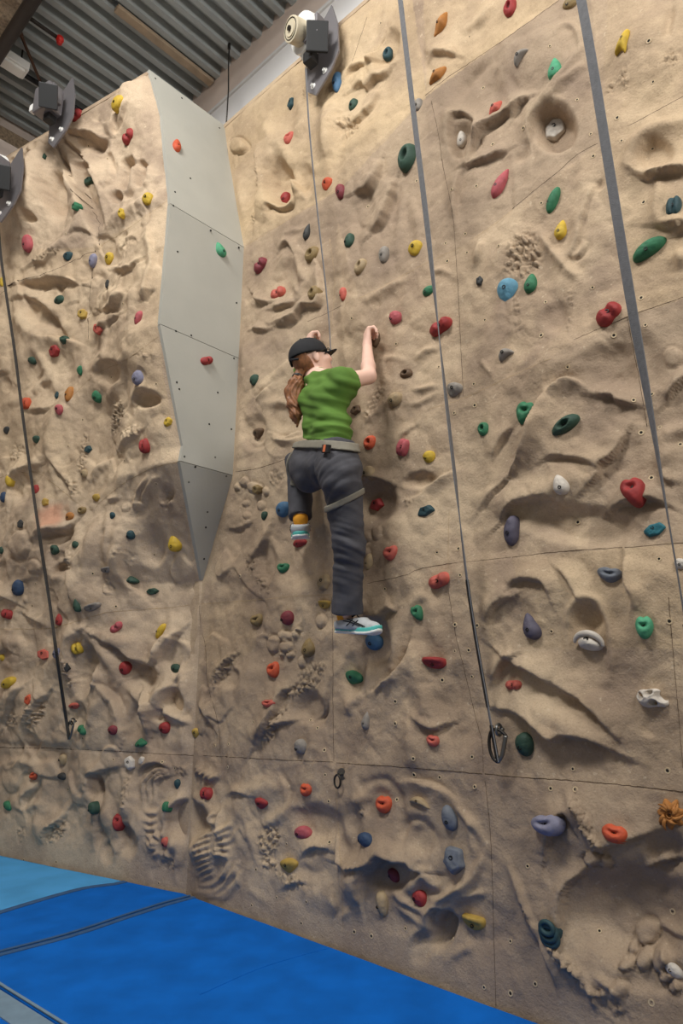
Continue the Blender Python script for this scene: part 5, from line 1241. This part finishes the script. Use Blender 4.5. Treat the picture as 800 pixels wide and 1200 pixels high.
# reddish stain is part of the rock: a painted boulder-like boss
# ------------------------------------------------------------------ the climber: signed-distance modelling, surfaced as one continuous skin per garment
class Field:
    def __init__(s, lo, hi, h):
        s.h = h; s.lo = np.array(lo, float); n = np.ceil((np.array(hi)-s.lo)/h).astype(int)+1
        s.ax = [s.lo[k]+h*np.arange(n[k]) for k in range(3)]; s.f = np.full(n, .25, np.float32)
    def box(s, lo, hi):
        return tuple(slice(max(0, int((lo[k]-s.lo[k])/s.h)), max(1, min(s.f.shape[k], int((hi[k]-s.lo[k])/s.h)+2))) for k in range(3))
    def pts(s, b=None):
        b = b or (slice(None),)*3
        return np.stack(np.meshgrid(s.ax[0][b[0]], s.ax[1][b[1]], s.ax[2][b[2]], indexing='ij'), -1)
    def add(s, fn, lo, hi, k=.02):
        b = s.box(np.array(lo)-.08, np.array(hi)+.08); d = fn(s.pts(b)); a = s.f[b]
        if k <= 0: s.f[b] = np.minimum(a, d); return
        hh = np.clip(.5+.5*(a-d)/k, 0, 1); s.f[b] = a*(1-hh)+d*hh-k*hh*(1-hh)
    def cap(s, p0, p1, r0, r1, k=.02, sq=None):
        p0 = np.array(p0); p1 = np.array(p1); m = max(r0, r1)
        def fn(P):
            d = p1-p0; L2 = max(d@d, 1e-9); t = np.clip(((P-p0)@d)/L2, 0, 1)
            q = P-p0-t[..., None]*d
            if sq is not None:
                ax_, fac = sq; c = q@ax_; q = q+ax_*(c*(fac-1))[..., None]
            return np.linalg.norm(q, axis=-1)-(r0+(r1-r0)*t)
        s.add(fn, np.minimum(p0, p1)-m, np.maximum(p0, p1)+m, k)
    def ell(s, c, ax_, r, k=.02):
        c = np.array(c); ax_ = np.array(ax_); r = np.array(r)
        def fn(P):
            q = (P-c)@ax_.T; k0 = np.linalg.norm(q/r, axis=-1); k1 = np.linalg.norm(q/(r*r), axis=-1)
            return k0*(k0-1)/np.maximum(k1, 1e-6)
        s.add(fn, c-max(r), c+max(r), k)
    def cut(s, p, n):                                   # remove what lies beyond the plane
        s.f = np.maximum(s.f, ((s.pts()-np.array(p))@np.array(n)).astype(np.float32))
    def mesh(s, name, origin):
        return nets(name, s.f, s.lo-np.array(origin), s.h)
def nets(name, f, lo, h):
    ins_ = f < 0; nx, ny, nz = f.shape
    acc = np.zeros((nx-1, ny-1, nz-1, 3), np.float32); cnt = np.zeros((nx-1, ny-1, nz-1), np.float32)
    for axis in range(3):
        a = [slice(None)]*3; b = [slice(None)]*3; a[axis] = slice(0, -1); b[axis] = slice(1, None)
        fa, fb = f[tuple(a)], f[tuple(b)]; cr = (fa < 0) != (fb < 0); idx = np.argwhere(cr)
        if not len(idx): continue
        va = fa[cr]; vb = fb[cr]; t = va/(va-vb); p = idx.astype(np.float32); p[:, axis] += t
        o1, o2 = [k for k in range(3) if k != axis]
        for d1 in (0, 1):
            for d2 in (0, 1):
                c = idx.copy(); c[:, o1] -= d1; c[:, o2] -= d2
                ok = (c >= 0).all(1) & (c[:, 0] < nx-1) & (c[:, 1] < ny-1) & (c[:, 2] < nz-1); cc = c[ok]
                np.add.at(acc, (cc[:, 0], cc[:, 1], cc[:, 2]), p[ok]); np.add.at(cnt, (cc[:, 0], cc[:, 1], cc[:, 2]), 1)
    act = cnt > 0; ids = -np.ones(act.shape, np.int64); ids[act] = np.arange(act.sum())
    verts = lo+h*(acc[act]/cnt[act][:, None]); quads = []
    for axis in range(3):
        a = [slice(None)]*3; b = [slice(None)]*3; a[axis] = slice(0, -1); b[axis] = slice(1, None)
        fa, fb = f[tuple(a)], f[tuple(b)]; cr = (fa < 0) != (fb < 0); idx = np.argwhere(cr)
        o1, o2 = (axis+1) % 3, (axis+2) % 3
        idx = idx[(idx[:, o1] > 0) & (idx[:, o2] > 0) & (idx[:, o1] < f.shape[o1]-1) & (idx[:, o2] < f.shape[o2]-1)]
        def cid(d1, d2):
            c = idx.copy(); c[:, o1] -= d1; c[:, o2] -= d2; return ids[c[:, 0], c[:, 1], c[:, 2]]
        q = np.stack([cid(1, 1), cid(0, 1), cid(0, 0), cid(1, 0)], -1)
        neg = fa[idx[:, 0], idx[:, 1], idx[:, 2]] < 0
        q[~neg] = q[~neg][:, ::-1]; quads.append(q)
    return np_mesh(name, verts, np.concatenate(quads))
M_SKIN = mat('skin', (234, 192, 172), .55, var=.05, scale=14, spec=.35)
M_SHIRT = mat('green_jersey', (88, 124, 44), .85, var=.08, scale=9, bump=.4, bscale=260)
M_JEANS = mat('charcoal_denim', (74, 73, 78), .85, var=.14, scale=22, bump=.6, bscale=330)
M_HARN = mat('grey_beige_webbing', (132, 126, 112), .8, var=.08, scale=30)
M_CAP = mat('black_cotton', (30, 30, 33), .85, var=.1, scale=30, bump=.3, bscale=300)
M_HAIR = mat('auburn_hair', (138, 90, 56), .55, var=.30, scale=60)
M_SHOE = mat('pale_grey_mesh', (186, 188, 188), .7, var=.06, scale=60, bump=.4, bscale=300)
M_TEAL = mat('teal_foam', (88, 190, 180), .6)
M_SOLE = mat('white_foam', (228, 228, 222), .6)
M_SOCK = mat('orange_sock', (232, 160, 44), .85)
M_TAG = mat('orange_tag', (224, 120, 74), .6)
M_LACE = mat('black_lace', (28, 28, 30), .7)
VIEW = unit(W(380, 560, .3)-C)
def WS(x, y, off):
    """like W, with the distance measured from the rock itself"""
    _, _, d_ = hit_main([x], [y], off); return W(x, y, off+max(0.0, float(d_[0])))

pelv = W(379, 546, .31)
body = empty('person', pelv); tag(body, 'climber in green t-shirt, dark jeans and black cap, ponytail hanging, arms raised on the rock', 'person')
hipR, hipL = W(399, 552, .33), W(362, 550, .27)
kneeR, ankR = W(409, 640, .24), W(406, 722, .135)
kneeL, ankL = WS(351, 540, .105), W(352, 606, .19)
shR, elR, wrR = W(399, 449, .35), W(432, 441, .17), WS(430, 404, .09)
shL, elL, wrL = W(361, 448, .23), WS(356, 424, .085), WS(361, 404, .075)
neck0 = W(374, 446, .30)
fdir = unit([.80, .35, .46]); hup = unit(Z-fdir*(Z@fdir)); hs = np.cross(fdir, hup)       # hs: towards her right
hc = W(365, 423, .31)
spine = [neck0, W(378, 470, .33), W(383, 500, .32), W(381, 525, .31), pelv]
lat = unit(hipR-hipL)
thick = unit(np.cross(lat, spine[0]-spine[3]))           # front-back axis of the trunk
lo = np.minimum.reduce([ankR, ankL, wrL, hc, kneeL])-.30; hi = np.maximum.reduce([ankR, wrR, elR, hc])+.30

# --- skin
B = Field(lo, hi, .0055)
B.ell(hc+fdir*.005+hup*.02, [fdir, hs, hup], [.092, .074, .098], 0)
B.ell(hc+fdir*.035-hup*.045, [fdir, hs, hup], [.055, .056, .068], .03)          # jaw
B.cap(hc+fdir*.088+hup*.012, hc+fdir*.107-hup*.020, .009, .0135, .012)          # nose
B.ell(hc+fdir*.082-hup*.052, [fdir, hs, hup], [.016, .026, .007], .006); B.ell(hc+fdir*.081-hup*.064, [fdir, hs, hup], [.015, .022, .008], .006)
B.ell(hc+fdir*.072-hup*.094, [fdir, hs, hup], [.02, .022, .018], .015)
B.cap(hc+fdir*.083+hup*.036+hs*.03, hc+fdir*.083+hup*.036-hs*.03, .012, .012, .015)
for sg in (1, -1):
    B.ell(hc+hs*sg*.077-fdir*.008-hup*.005, [unit(fdir+hs*sg*.35), unit(hs*sg-fdir*.35), hup], [.019, .007, .031], .006)
    B.ell(hc+fdir*.062+hs*sg*.045-hup*.025, [fdir, hs, hup], [.025, .024, .022], .02)
B.cap(hc-fdir*.022-hup*.06, neck0, .050, .056, .03)
for a, b, r0, r1 in ((spine[0], spine[1], .05, .068), (spine[1], spine[2], .068, .060), (spine[2], spine[3], .060, .064), (spine[3], pelv, .064, .075)):
    for sg in (1, -1): B.cap(a+lat*sg*.045, b+lat*sg*.055, r0, r1, .03)
B.cap(neck0, shR, .05, .048, .03); B.cap(neck0, shL, .05, .048, .03)
def limb(a, b, c, r):
    B.cap(a, b, r[0], r[1], .015); B.cap(b, b+(c-b)*.3, r[1], r[2], .015); B.cap(b+(c-b)*.3, c, r[2], r[3], .015)
limb(shR, elR, wrR, (.048, .038, .036, .024)); limb(shL, elL, wrL, (.048, .039, .040, .025))
limb(hipR, kneeR, ankR, (.072, .055, .056, .036)); limb(hipL, kneeL, ankL, (.072, .055, .056, .036))
def handf(wr, kn, across, grip, thumbside):
    """palm from the wrist to the knuckles, four fingers curled over the hold, thumb from the side"""
    d = unit(kn-wr); ac = unit(across-d*(across@d)); gr = unit(grip)
    for s, w_ in ((-1, .012), (-.33, .013), (.33, .013), (1, .012)): B.cap(wr+ac*s*.012, kn+ac*s*.030, .019, w_, .012)
    for j, (s, ln) in enumerate(((-1, .9), (-.34, 1.05), (.34, 1.0), (1, .8))):
        k0 = kn+ac*s*.033; k1 = k0+unit(gr*.85+d*.5)*.034*ln; k2 = k1+unit(gr*.75-d*.65)*.026*ln; k3 = k2+unit(gr*.15-d)*.019*ln
        B.cap(kn*.75+wr*.25+ac*s*.027, k0, .010, .0105, .004); B.cap(k0, k1, .0102, .0092, .003); B.cap(k1, k2, .0092, .0085, .002); B.cap(k2, k3, .0085, .0075, .002)
    t0 = wr+d*.03+ac*thumbside*.024; t1 = t0+unit(ac*thumbside*.7+d*.6+gr*.3)*.036; t2 = t1+unit(d*.6+gr*.8)*.030
    B.cap(wr+d*.015, t0, .016, .014, .01); B.cap(t0, t1, .0135, .011, .004); B.cap(t1, t2, .011, .0085, .002)
knR = WS(430, 388.5, .075); knL = WS(364, 392, .068)
handf(wrR, knR, -A*.75-N*.5, unit(N*.55-A*.6-Z*.25), -1)
handf(wrL, knL, -A*.8-N*.3, unit(N*.65-A*.5-Z*.2), -1)
o = put('body', B.mesh('body', pelv), M_SKIN, body)
def noisedisp(o, fn):
    me = o.data; n = len(me.vertices); co = np.empty(n*3, np.float32); no = np.empty(n*3, np.float32)
    me.vertices.foreach_get('co', co); me.vertex_normals.foreach_get('vector', no); co = co.reshape(-1, 3); no = no.reshape(-1, 3)
    co = co+no*fn(co+np.array(pelv, np.float32))[:, None].astype(np.float32); me.vertices.foreach_set('co', co.ravel()); me.update()
# eyes
for sg in (1, -1):
    bm = bmesh.new(); bmesh.ops.create_uvsphere(bm, u_segments=14, v_segments=10, radius=.0125)
    e = put('eye', bm_mesh('eye', bm, True), mat('eye_white', (235, 230, 224), .2), body, hc+fdir*.080+hs*sg*.031+hup*.012-pelv)
    bm = bmesh.new(); add_cyl(bm, fdir*.010, fdir*.0128, .0058, seg=14); put('iris', bm_mesh('iris', bm), mat('iris_brown', (70, 52, 38), .3), e)
# --- shirt
S = Field(np.minimum.reduce([spine[3], shL, shR, elL])-.24, np.maximum.reduce([shR, hc, shL, spine[3]])+.24, .006)
shw = [(spine[0]-Z*.03, .052, .055), (spine[1], .092, .038), (spine[2], .088, .050), (W(382, 524, .315), .098, .060)]
for (a, ra_, la), (b, rb2, lb_) in zip(shw[:-1], shw[1:]):
    for sg in (1, -1): S.cap(a+lat*sg*la, b+lat*sg*lb_, ra_, rb2, .03)
S.cap(neck0+hup*.0, shR, .060, .066, .04); S.cap(neck0, shL, .058, .064, .04)
armR = unit(elR-shR); armL = unit(elL-shL)
eR = shR+(elR-shR)*.36; eL = shL+(elL-shL)*.6
S.cap(shR, eR+armR*.07, .066, .060, .03); S.cap(shL, eL+armL*.05, .064, .058, .03)
S.cap(W(388, 470, .34), shR+armR*.05-Z*.02, .06, .05, .04)
# clean cuffs, hem and neckline
P_ = S.pts()
dR = np.linalg.norm(np.cross(P_-shR, armR), axis=-1); tR = (P_-eR)@armR; S.f = np.where((dR < .10) & (((P_-shR)@armR) > .02), np.maximum(S.f, tR), S.f).astype(np.float32)
dL = np.linalg.norm(np.cross(P_-shL, armL), axis=-1); tL = (P_-eL)@armL; S.f = np.where((dL < .09) & (((P_-shL)@armL) > .02), np.maximum(S.f, tL), S.f).astype(np.float32)
hem0, hem1 = W(350, 516, .25), W(415, 523, .36); hn = unit(np.cross(hem1-hem0, thick)); hn = hn if hn[2] < 0 else -hn
S.f = np.maximum(S.f, ((P_-hem0)@hn)).astype(np.float32)
nk = unit(hc-hup*.06-fdir*.02-neck0); S.f = np.maximum(S.f, np.where(np.linalg.norm(np.cross(P_-neck0, nk), axis=-1) < .08, (P_-neck0-nk*.048)@nk, -1)).astype(np.float32)
o = put('t_shirt', S.mesh('t_shirt', pelv), M_SHIRT, body)
def shirtfold(P):
    v = (P-spine[3])@unit(spine[0]-spine[3]); w_ = (P-spine[3])@lat
    diag = v*1.0+w_*.55
    f1 = np.array([mnoise.noise(Vector((a*9, b*30, 3))) for a, b in zip(w_, diag)])
    f2 = np.array([mnoise.noise(Vector((p[0]*14, p[1]*14, p[2]*14))) for p in P])
    low = np.exp(-((v-.03)/.07)**2)
    f3 = np.array([mnoise.noise(Vector((a*5, b*55, 8))) for a, b in zip(w_, v+w_*.25)])
    return .016*f1+.008*f2+low*.014*f3
noisedisp(o, shirtfold)
# --- jeans
J = Field(np.minimum.reduce([ankR, ankL, hipL, kneeL, hipR, kneeR])-.20, np.maximum.reduce([hipR, spine[2], kneeL, ankR, kneeR])+.20, .006)
wl, wr_ = W(366, 524, .27), W(396, 524, .335)
J.cap(wl, wr_, .088, .088, .03); J.cap(W(364, 545, .285), W(397, 549, .335), .104, .108, .05)
for c_, r_ in ((W(362, 553, .31), .088), (W(398, 557, .36), .092)): J.cap(c_, c_-Z*.03, r_, r_*.9, .03)
J.cap(hipR, kneeR, .100, .076, .03); J.cap(kneeR, kneeR+(ankR-kneeR)*.4, .076, .068, .02); J.cap(kneeR+(ankR-kneeR)*.4, ankR-Z*.06, .068, .082, .03)
J.cap(hipL, kneeL, .098, .078, .03); J.cap(kneeL, ankL-Z*.04, .076, .060, .03)
P_ = J.pts()
aR = unit(ankR-kneeR); cutR = np.where(np.linalg.norm(P_-ankR, axis=-1) < .16, (P_-W(405, 717.5, .135))@unit(aR*.6-Z*.4), -1)
aL = unit(ankL-kneeL); cutL = np.where(np.linalg.norm(P_-ankL, axis=-1) < .12, (P_-ankL+aL*.004)@aL, -1)
wst = unit(spine[2]-pelv); cutW = (P_-W(381, 521, .30))@wst
J.f = np.maximum.reduce([J.f, cutR, cutL, cutW]).astype(np.float32)
jf = J.f.copy()
o = put('jeans', J.mesh('jeans', pelv), M_JEANS, body)
def jeanfold(P):
    hk = (P-kneeR); tz = hk[:, 2]
    kn = np.exp(-(np.linalg.norm(hk, axis=1)/.17)**2)
    a1 = np.array([mnoise.noise(Vector((p[0]*6, p[1]*6, p[2]*42+p[0]*14))) for p in P])
    a2 = np.array([mnoise.noise(Vector((p[0]*13, p[1]*13, p[2]*16))) for p in P])
    seat = np.exp(-(np.linalg.norm(P-W(398, 560, .36), axis=1)/.16)**2)
    a3 = np.array([mnoise.noise(Vector((p[0]*5, p[1]*5, p[2]*38-p[0]*22+p[1]*6))) for p in P])
    crease = -np.exp(-(((P-W(377, 560, .36))@lat)/.012)**2)*np.exp(-(np.linalg.norm(P-W(377, 562, .37), axis=1)/.10)**2)
    return kn*.013*a1+.006*a2+seat*.011*a3+.016*crease
noisedisp(o, jeanfold)
# pockets stitched on the seat
# --- harness from the same field: waist belt and leg loops
def shell(cond, name, grow):
    f = np.maximum(jf-grow, cond).astype(np.float32); return put(name, nets(name, f, J.lo-pelv, J.h), M_HARN, body)
b0, b1 = W(346, 522, .26), W(416, 524, .34); bn = unit(np.cross(b1-b0, VIEW)); bm_ = (b0+b1)/2
shell(np.abs((P_-bm_)@bn)-.021, 'harness_belt', .012)
l0, l1 = W(390, 593, .34), W(424, 577, .31); ln_ = unit(np.cross(l1-l0, VIEW)); lm = (l0+l1)/2
axd = np.linalg.norm(np.cross(P_-hipR, unit(kneeR-hipR)), axis=-1)
shell(np.maximum(np.abs((P_-lm)@ln_)-.014, axd-.135), 'leg_loop', .011)
l0, l1 = W(337, 577, .2), W(352, 584, .2); ln2 = unit(np.cross(l1-l0, VIEW)*.6+unit(kneeL-hipL)*.8); lm2 = hipL+(kneeL-hipL)*.45
axd = np.linalg.norm(np.cross(P_-hipL, unit(kneeL-hipL)), axis=-1)
shell(np.maximum(np.abs((P_-lm2)@unit(kneeL-hipL))-.014, axd-.13), 'leg_loop', .011)
def onview(x, y, off): return W(x, y, off)-pelv
bk = onview(382, 526, .455)
bm = bmesh.new(); add_box(bm, bk, (.055, .02, .04), frame(lat, thick, unit(np.cross(lat, thick)), bk) @ Matrix.Translation(-V(bk)), .004)
bkl = put('buckle', bm_mesh('buckle', bm), M_BLACK, body)
bm = bmesh.new(); add_box(bm, (0, 0, 0), (.018, .026, .034), frame(lat, thick, unit(np.cross(lat, thick)), bk), .003); o = put('buckle_tag', bm_mesh('buckle_tag', bm), M_TAG, bkl); o['label'] = 'orange tag'
# riser strap slanting down from the belt to the thigh
# --- cap, hair
cc = hc+hup*.030
H = Field(hc-.24, hc+.26, .005)
H.ell(cc-fdir*.006, [fdir, hs, hup], [.110, .092, .096], 0)
capn = unit(hup*.94+fdir*.20); P_ = H.pts(); H.f = np.maximum(H.f, -((P_-(cc-hup*.012))@capn)).astype(np.float32)
cap_o = put('cap', H.mesh('cap', pelv), M_CAP, body)
bm = bmesh.new(); n_ = 14; rows_ = []
bdir = unit(fdir-capn*(fdir@capn)*.75+hup*.10)
for j in range(6):
    row = []
    for k in range(n_):
        s = -1+2*k/(n_-1); f0 = math.sqrt(max(0, 1-(s*.80)**2))*.098; ext = .080*math.sqrt(max(0, 1-s*s*.9))
        p = cc-hup*.010+hs*s*.076+bdir*(f0-.012+ext*j/5)+hup*(-.020*s*s+.006*j/5-.000)
        row.append(bm.verts.new(V(p-pelv)))
    rows_.append(row)
for j in range(5):
    for k in range(n_-1): bm.faces.new((rows_[j][k], rows_[j][k+1], rows_[j+1][k+1], rows_[j+1][k]))
o = put('cap_brim', bm_mesh('cap_brim', bm, True), M_CAP, cap_o); s_ = o.modifiers.new('t', 'SOLIDIFY'); s_.thickness = .005
bm = bmesh.new(); bmesh.ops.create_uvsphere(bm, u_segments=12, v_segments=8, radius=.008, matrix=Matrix.Translation(V(cc-fdir*.006+hup*.096-pelv))); put('cap_button', bm_mesh('cap_button', bm, True), M_CAP, cap_o)
bm = bmesh.new(); add_tube(bm, [cc-pelv-fdir*.113*math.cos(t)*.98+hs*math.sin(t)*.09*.98-hup*.016+hup*(.026-abs(t)*.042) for t in np.linspace(-.55, .55, 13)], .006, 8); put('cap_strap', bm_mesh('cap_strap', bm, True), M_CAP, cap_o)
H2 = Field(hc-.22, hc+.2, .005); H2.ell(hc+hup*.014-fdir*.012, [fdir, hs, hup], [.092, .083, .104], 0); P_ = H2.pts()
front = (P_-(hc-fdir*.045))@unit(fdir+hup*.25); under = -((P_-(hc-hup*.075))@hup); top_ = (P_-(cc+hup*.02))@capn
H2.f = np.maximum.reduce([H2.f, front, under, top_]).astype(np.float32)
hair = put('hair', H2.mesh('hair', pelv), M_HAIR, body)
tie = W(349, 441.5, .37)
H3 = Field(W(347, 475, .37)-.28, tie+.18, .0045)
tail = [tie, W(347, 450, .385), W(343, 460, .39), W(344.5, 475, .39), W(346.5, 487, .385), W(348, 499, .375)]; rad = [.018, .036, .040, .036, .026, .006]
for a, b, r0, r1 in zip(tail[:-1], tail[1:], rad[:-1], rad[1:]): H3.cap(a, b, r0, r1, .02)
H3.cap(hc-fdir*.07-hup*.03, tie, .035, .02, .02)
o = put('ponytail', H3.mesh('ponytail', pelv), M_HAIR, hair)
sx_ = unit(np.cross(VIEW, Z))
noisedisp(o, lambda P: .010*np.array([mnoise.noise(Vector((float((p-pelv)@sx_)*95+4*math.sin(p[2]*22), p[2]*7, float((p-pelv)@N)*60))) for p in P]))
td = unit(tail[1]-tail[0]); t1_ = unit(np.cross(td, N)); t2_ = np.cross(td, t1_)
bm = bmesh.new(); add_tube(bm, [tie-pelv+td*.004+(t1_*math.cos(t)+t2_*math.sin(t))*.021 for t in np.linspace(0, 6.283, 21)[:-1]], .010, 10, True); o = put('hair_tie', bm_mesh('hair_tie', bm, True), M_BLACK, hair)
# --- glasses
bm = bmesh.new()
for sg in (1, -1):
    g0 = hc+fdir*.102+hs*sg*.033+hup*.012-pelv
    add_tube(bm, [g0+hs*math.cos(t)*.024+hup*math.sin(t)*.018-fdir*.006*abs(math.cos(t)) for t in np.linspace(0, 6.283, 21)[:-1]], .0022, 6, True)
    add_tube(bm, [g0+hs*sg*.024-fdir*.004, hc+hs*sg*.080+fdir*.06+hup*.014-pelv, hc+hs*sg*.084-fdir*.005+hup*.012-pelv], .0022, 6)
add_tube(bm, [hc+fdir*.104+hs*s*.009+hup*.016-pelv for s in (-1, 0, 1)], .0022, 6)
put('glasses', bm_mesh('glasses', bm, True), M_DSTEEL, body)
wd = unit(wrL-elL); w1 = unit(np.cross(wd, N)); w2 = np.cross(wd, w1)
bm = bmesh.new(); add_tube(bm, [wrL-pelv-wd*.012+(w1*math.cos(t)+w2*math.sin(t))*.028 for t in np.linspace(0, 6.283, 21)[:-1]], .006, 8, True); put('bracelet', bm_mesh('bracelet', bm, True), M_BLACK, body)
# --- shoes and socks
def shoe(heel, toe, upv, ank, knee, nm_='shoe', g_=1.0):
    T = unit(toe-heel); Ux = unit(upv-T*(upv@T)); Sx = np.cross(T, Ux); Lh = np.linalg.norm(toe-heel)
    def q(t, s, u): return heel+T*t*Lh+Sx*s+Ux*u
    root = None
    f = Field(np.minimum(heel, toe)-.14, np.maximum(heel, toe)+.17, .0045)
    f.cap(q(.14, 0, .045), q(.5, 0, .048), .038*g_, .040*g_, .02); f.cap(q(.5, .0, .044), q(.86, 0, .034), .040, .030, .02); f.cap(q(.13, 0, .05), ank-Ux*.045, .036, .040, .02); f.cap(ank-Ux*.04, q(.55, 0, .06), .040, .032, .03)
    P = f.pts(); f.f = np.maximum.reduce([f.f, -((P-q(0, 0, .020))@Ux), ((P-ank)@unit(Ux*.9-T*.15)+.022)]).astype(np.float32)
    up_ = put(nm_, f.mesh(nm_, pelv), M_SHOE, body); fu = f
    def sole(u0, u1, grow, m, name):
        g = Field(np.minimum(heel, toe)-.12, np.maximum(heel, toe)+.12, .0045); P = g.pts(); t = (P-heel)@T/Lh; s = (P-heel)@Sx; u = (P-heel)@Ux
        u = u-.022*np.clip((t-.72)/.28, 0, 1)**2
        half = .036*g_+.006*np.cos((t-.72)*7)-.004*np.exp(-((t-.42)/.15)**2)
        end = np.maximum(np.abs(t-.5)-.36, 0)*Lh
        d2 = np.hypot(np.where(end > 0, end, 0), s)-np.minimum(half, .045*g_)-grow
        g.f = np.maximum(d2, np.abs(u-(u0+u1)/2)-(u1-u0)/2).astype(np.float32)
        return put(name, g.mesh(name, pelv), m, up_)
    sole(.010, .032, .001, M_TEAL, 'midsole'); sole(.0, .014, .003, M_SOLE, 'outsole')
    f = Field(ank-.14, ank+.14, .005); lg = unit(knee-ank); f.cap(ank+lg*.09, ank, .038, .039, .01); f.cap(ank, ank-Ux*.015, .038, .034, .01)
    P = f.pts(); f.f = np.maximum(f.f, (P-ank)@lg-.07).astype(np.float32)
    put('sock', f.mesh('sock', pelv), M_SOCK, body)
    # laces and the crossing side stripes
    bm = bmesh.new()
    for k in range(4):
        t = .42+.085*k; u = .093-.012*k
        add_tube(bm, [q(t, -.026, u-.012), q(t+.02, 0, u+.004-.004*k), q(t+.0, .026, u-.012)], .0035, 6)
    put('laces', bm_mesh('laces', bm, True), M_LACE, up_)
    for sd in (1, -1):
        bm = bmesh.new()
        def surfp(t, u):
            for s in np.arange(.085, .01, -.001):
                p = q(t, sd*s, u); ii = tuple(np.clip(np.rint((p-fu.lo)/fu.h).astype(int), 0, np.array(fu.f.shape)-1))
                if fu.f[ii] < .0015: return p
            return q(t, sd*.03, u)
        for pts_ in ([(.38, .038), (.44, .052), (.50, .072)], [(.50, .038), (.55, .050), (.60, .066)], [(.30, .060), (.44, .056), (.58, .046), (.70, .037)], [(.30, .072), (.46, .064), (.60, .052), (.74, .038)]):
            add_tube(bm, [surfp(*p) for p in smooth_pts(pts_)], .0026, 6)
        for v in bm.verts: v.co -= V(pelv)
        put('side_stripes', bm_mesh('side_stripes', bm, True), M_LACE, up_)
    o = [c for c in up_.children if c.name.startswith('laces')][0]
    for v in o.data.vertices: v.co -= V(pelv)
    return up_
shoe(W(394, 742, .125), W(446, 745, .115), Z+0*N, W(404, 722, .135), kneeR)
shoe(W(352, 629, .245), WS(352, 633, .03), unit(Z-N*.1), W(352, 609, .19), kneeL, g_=1.2)
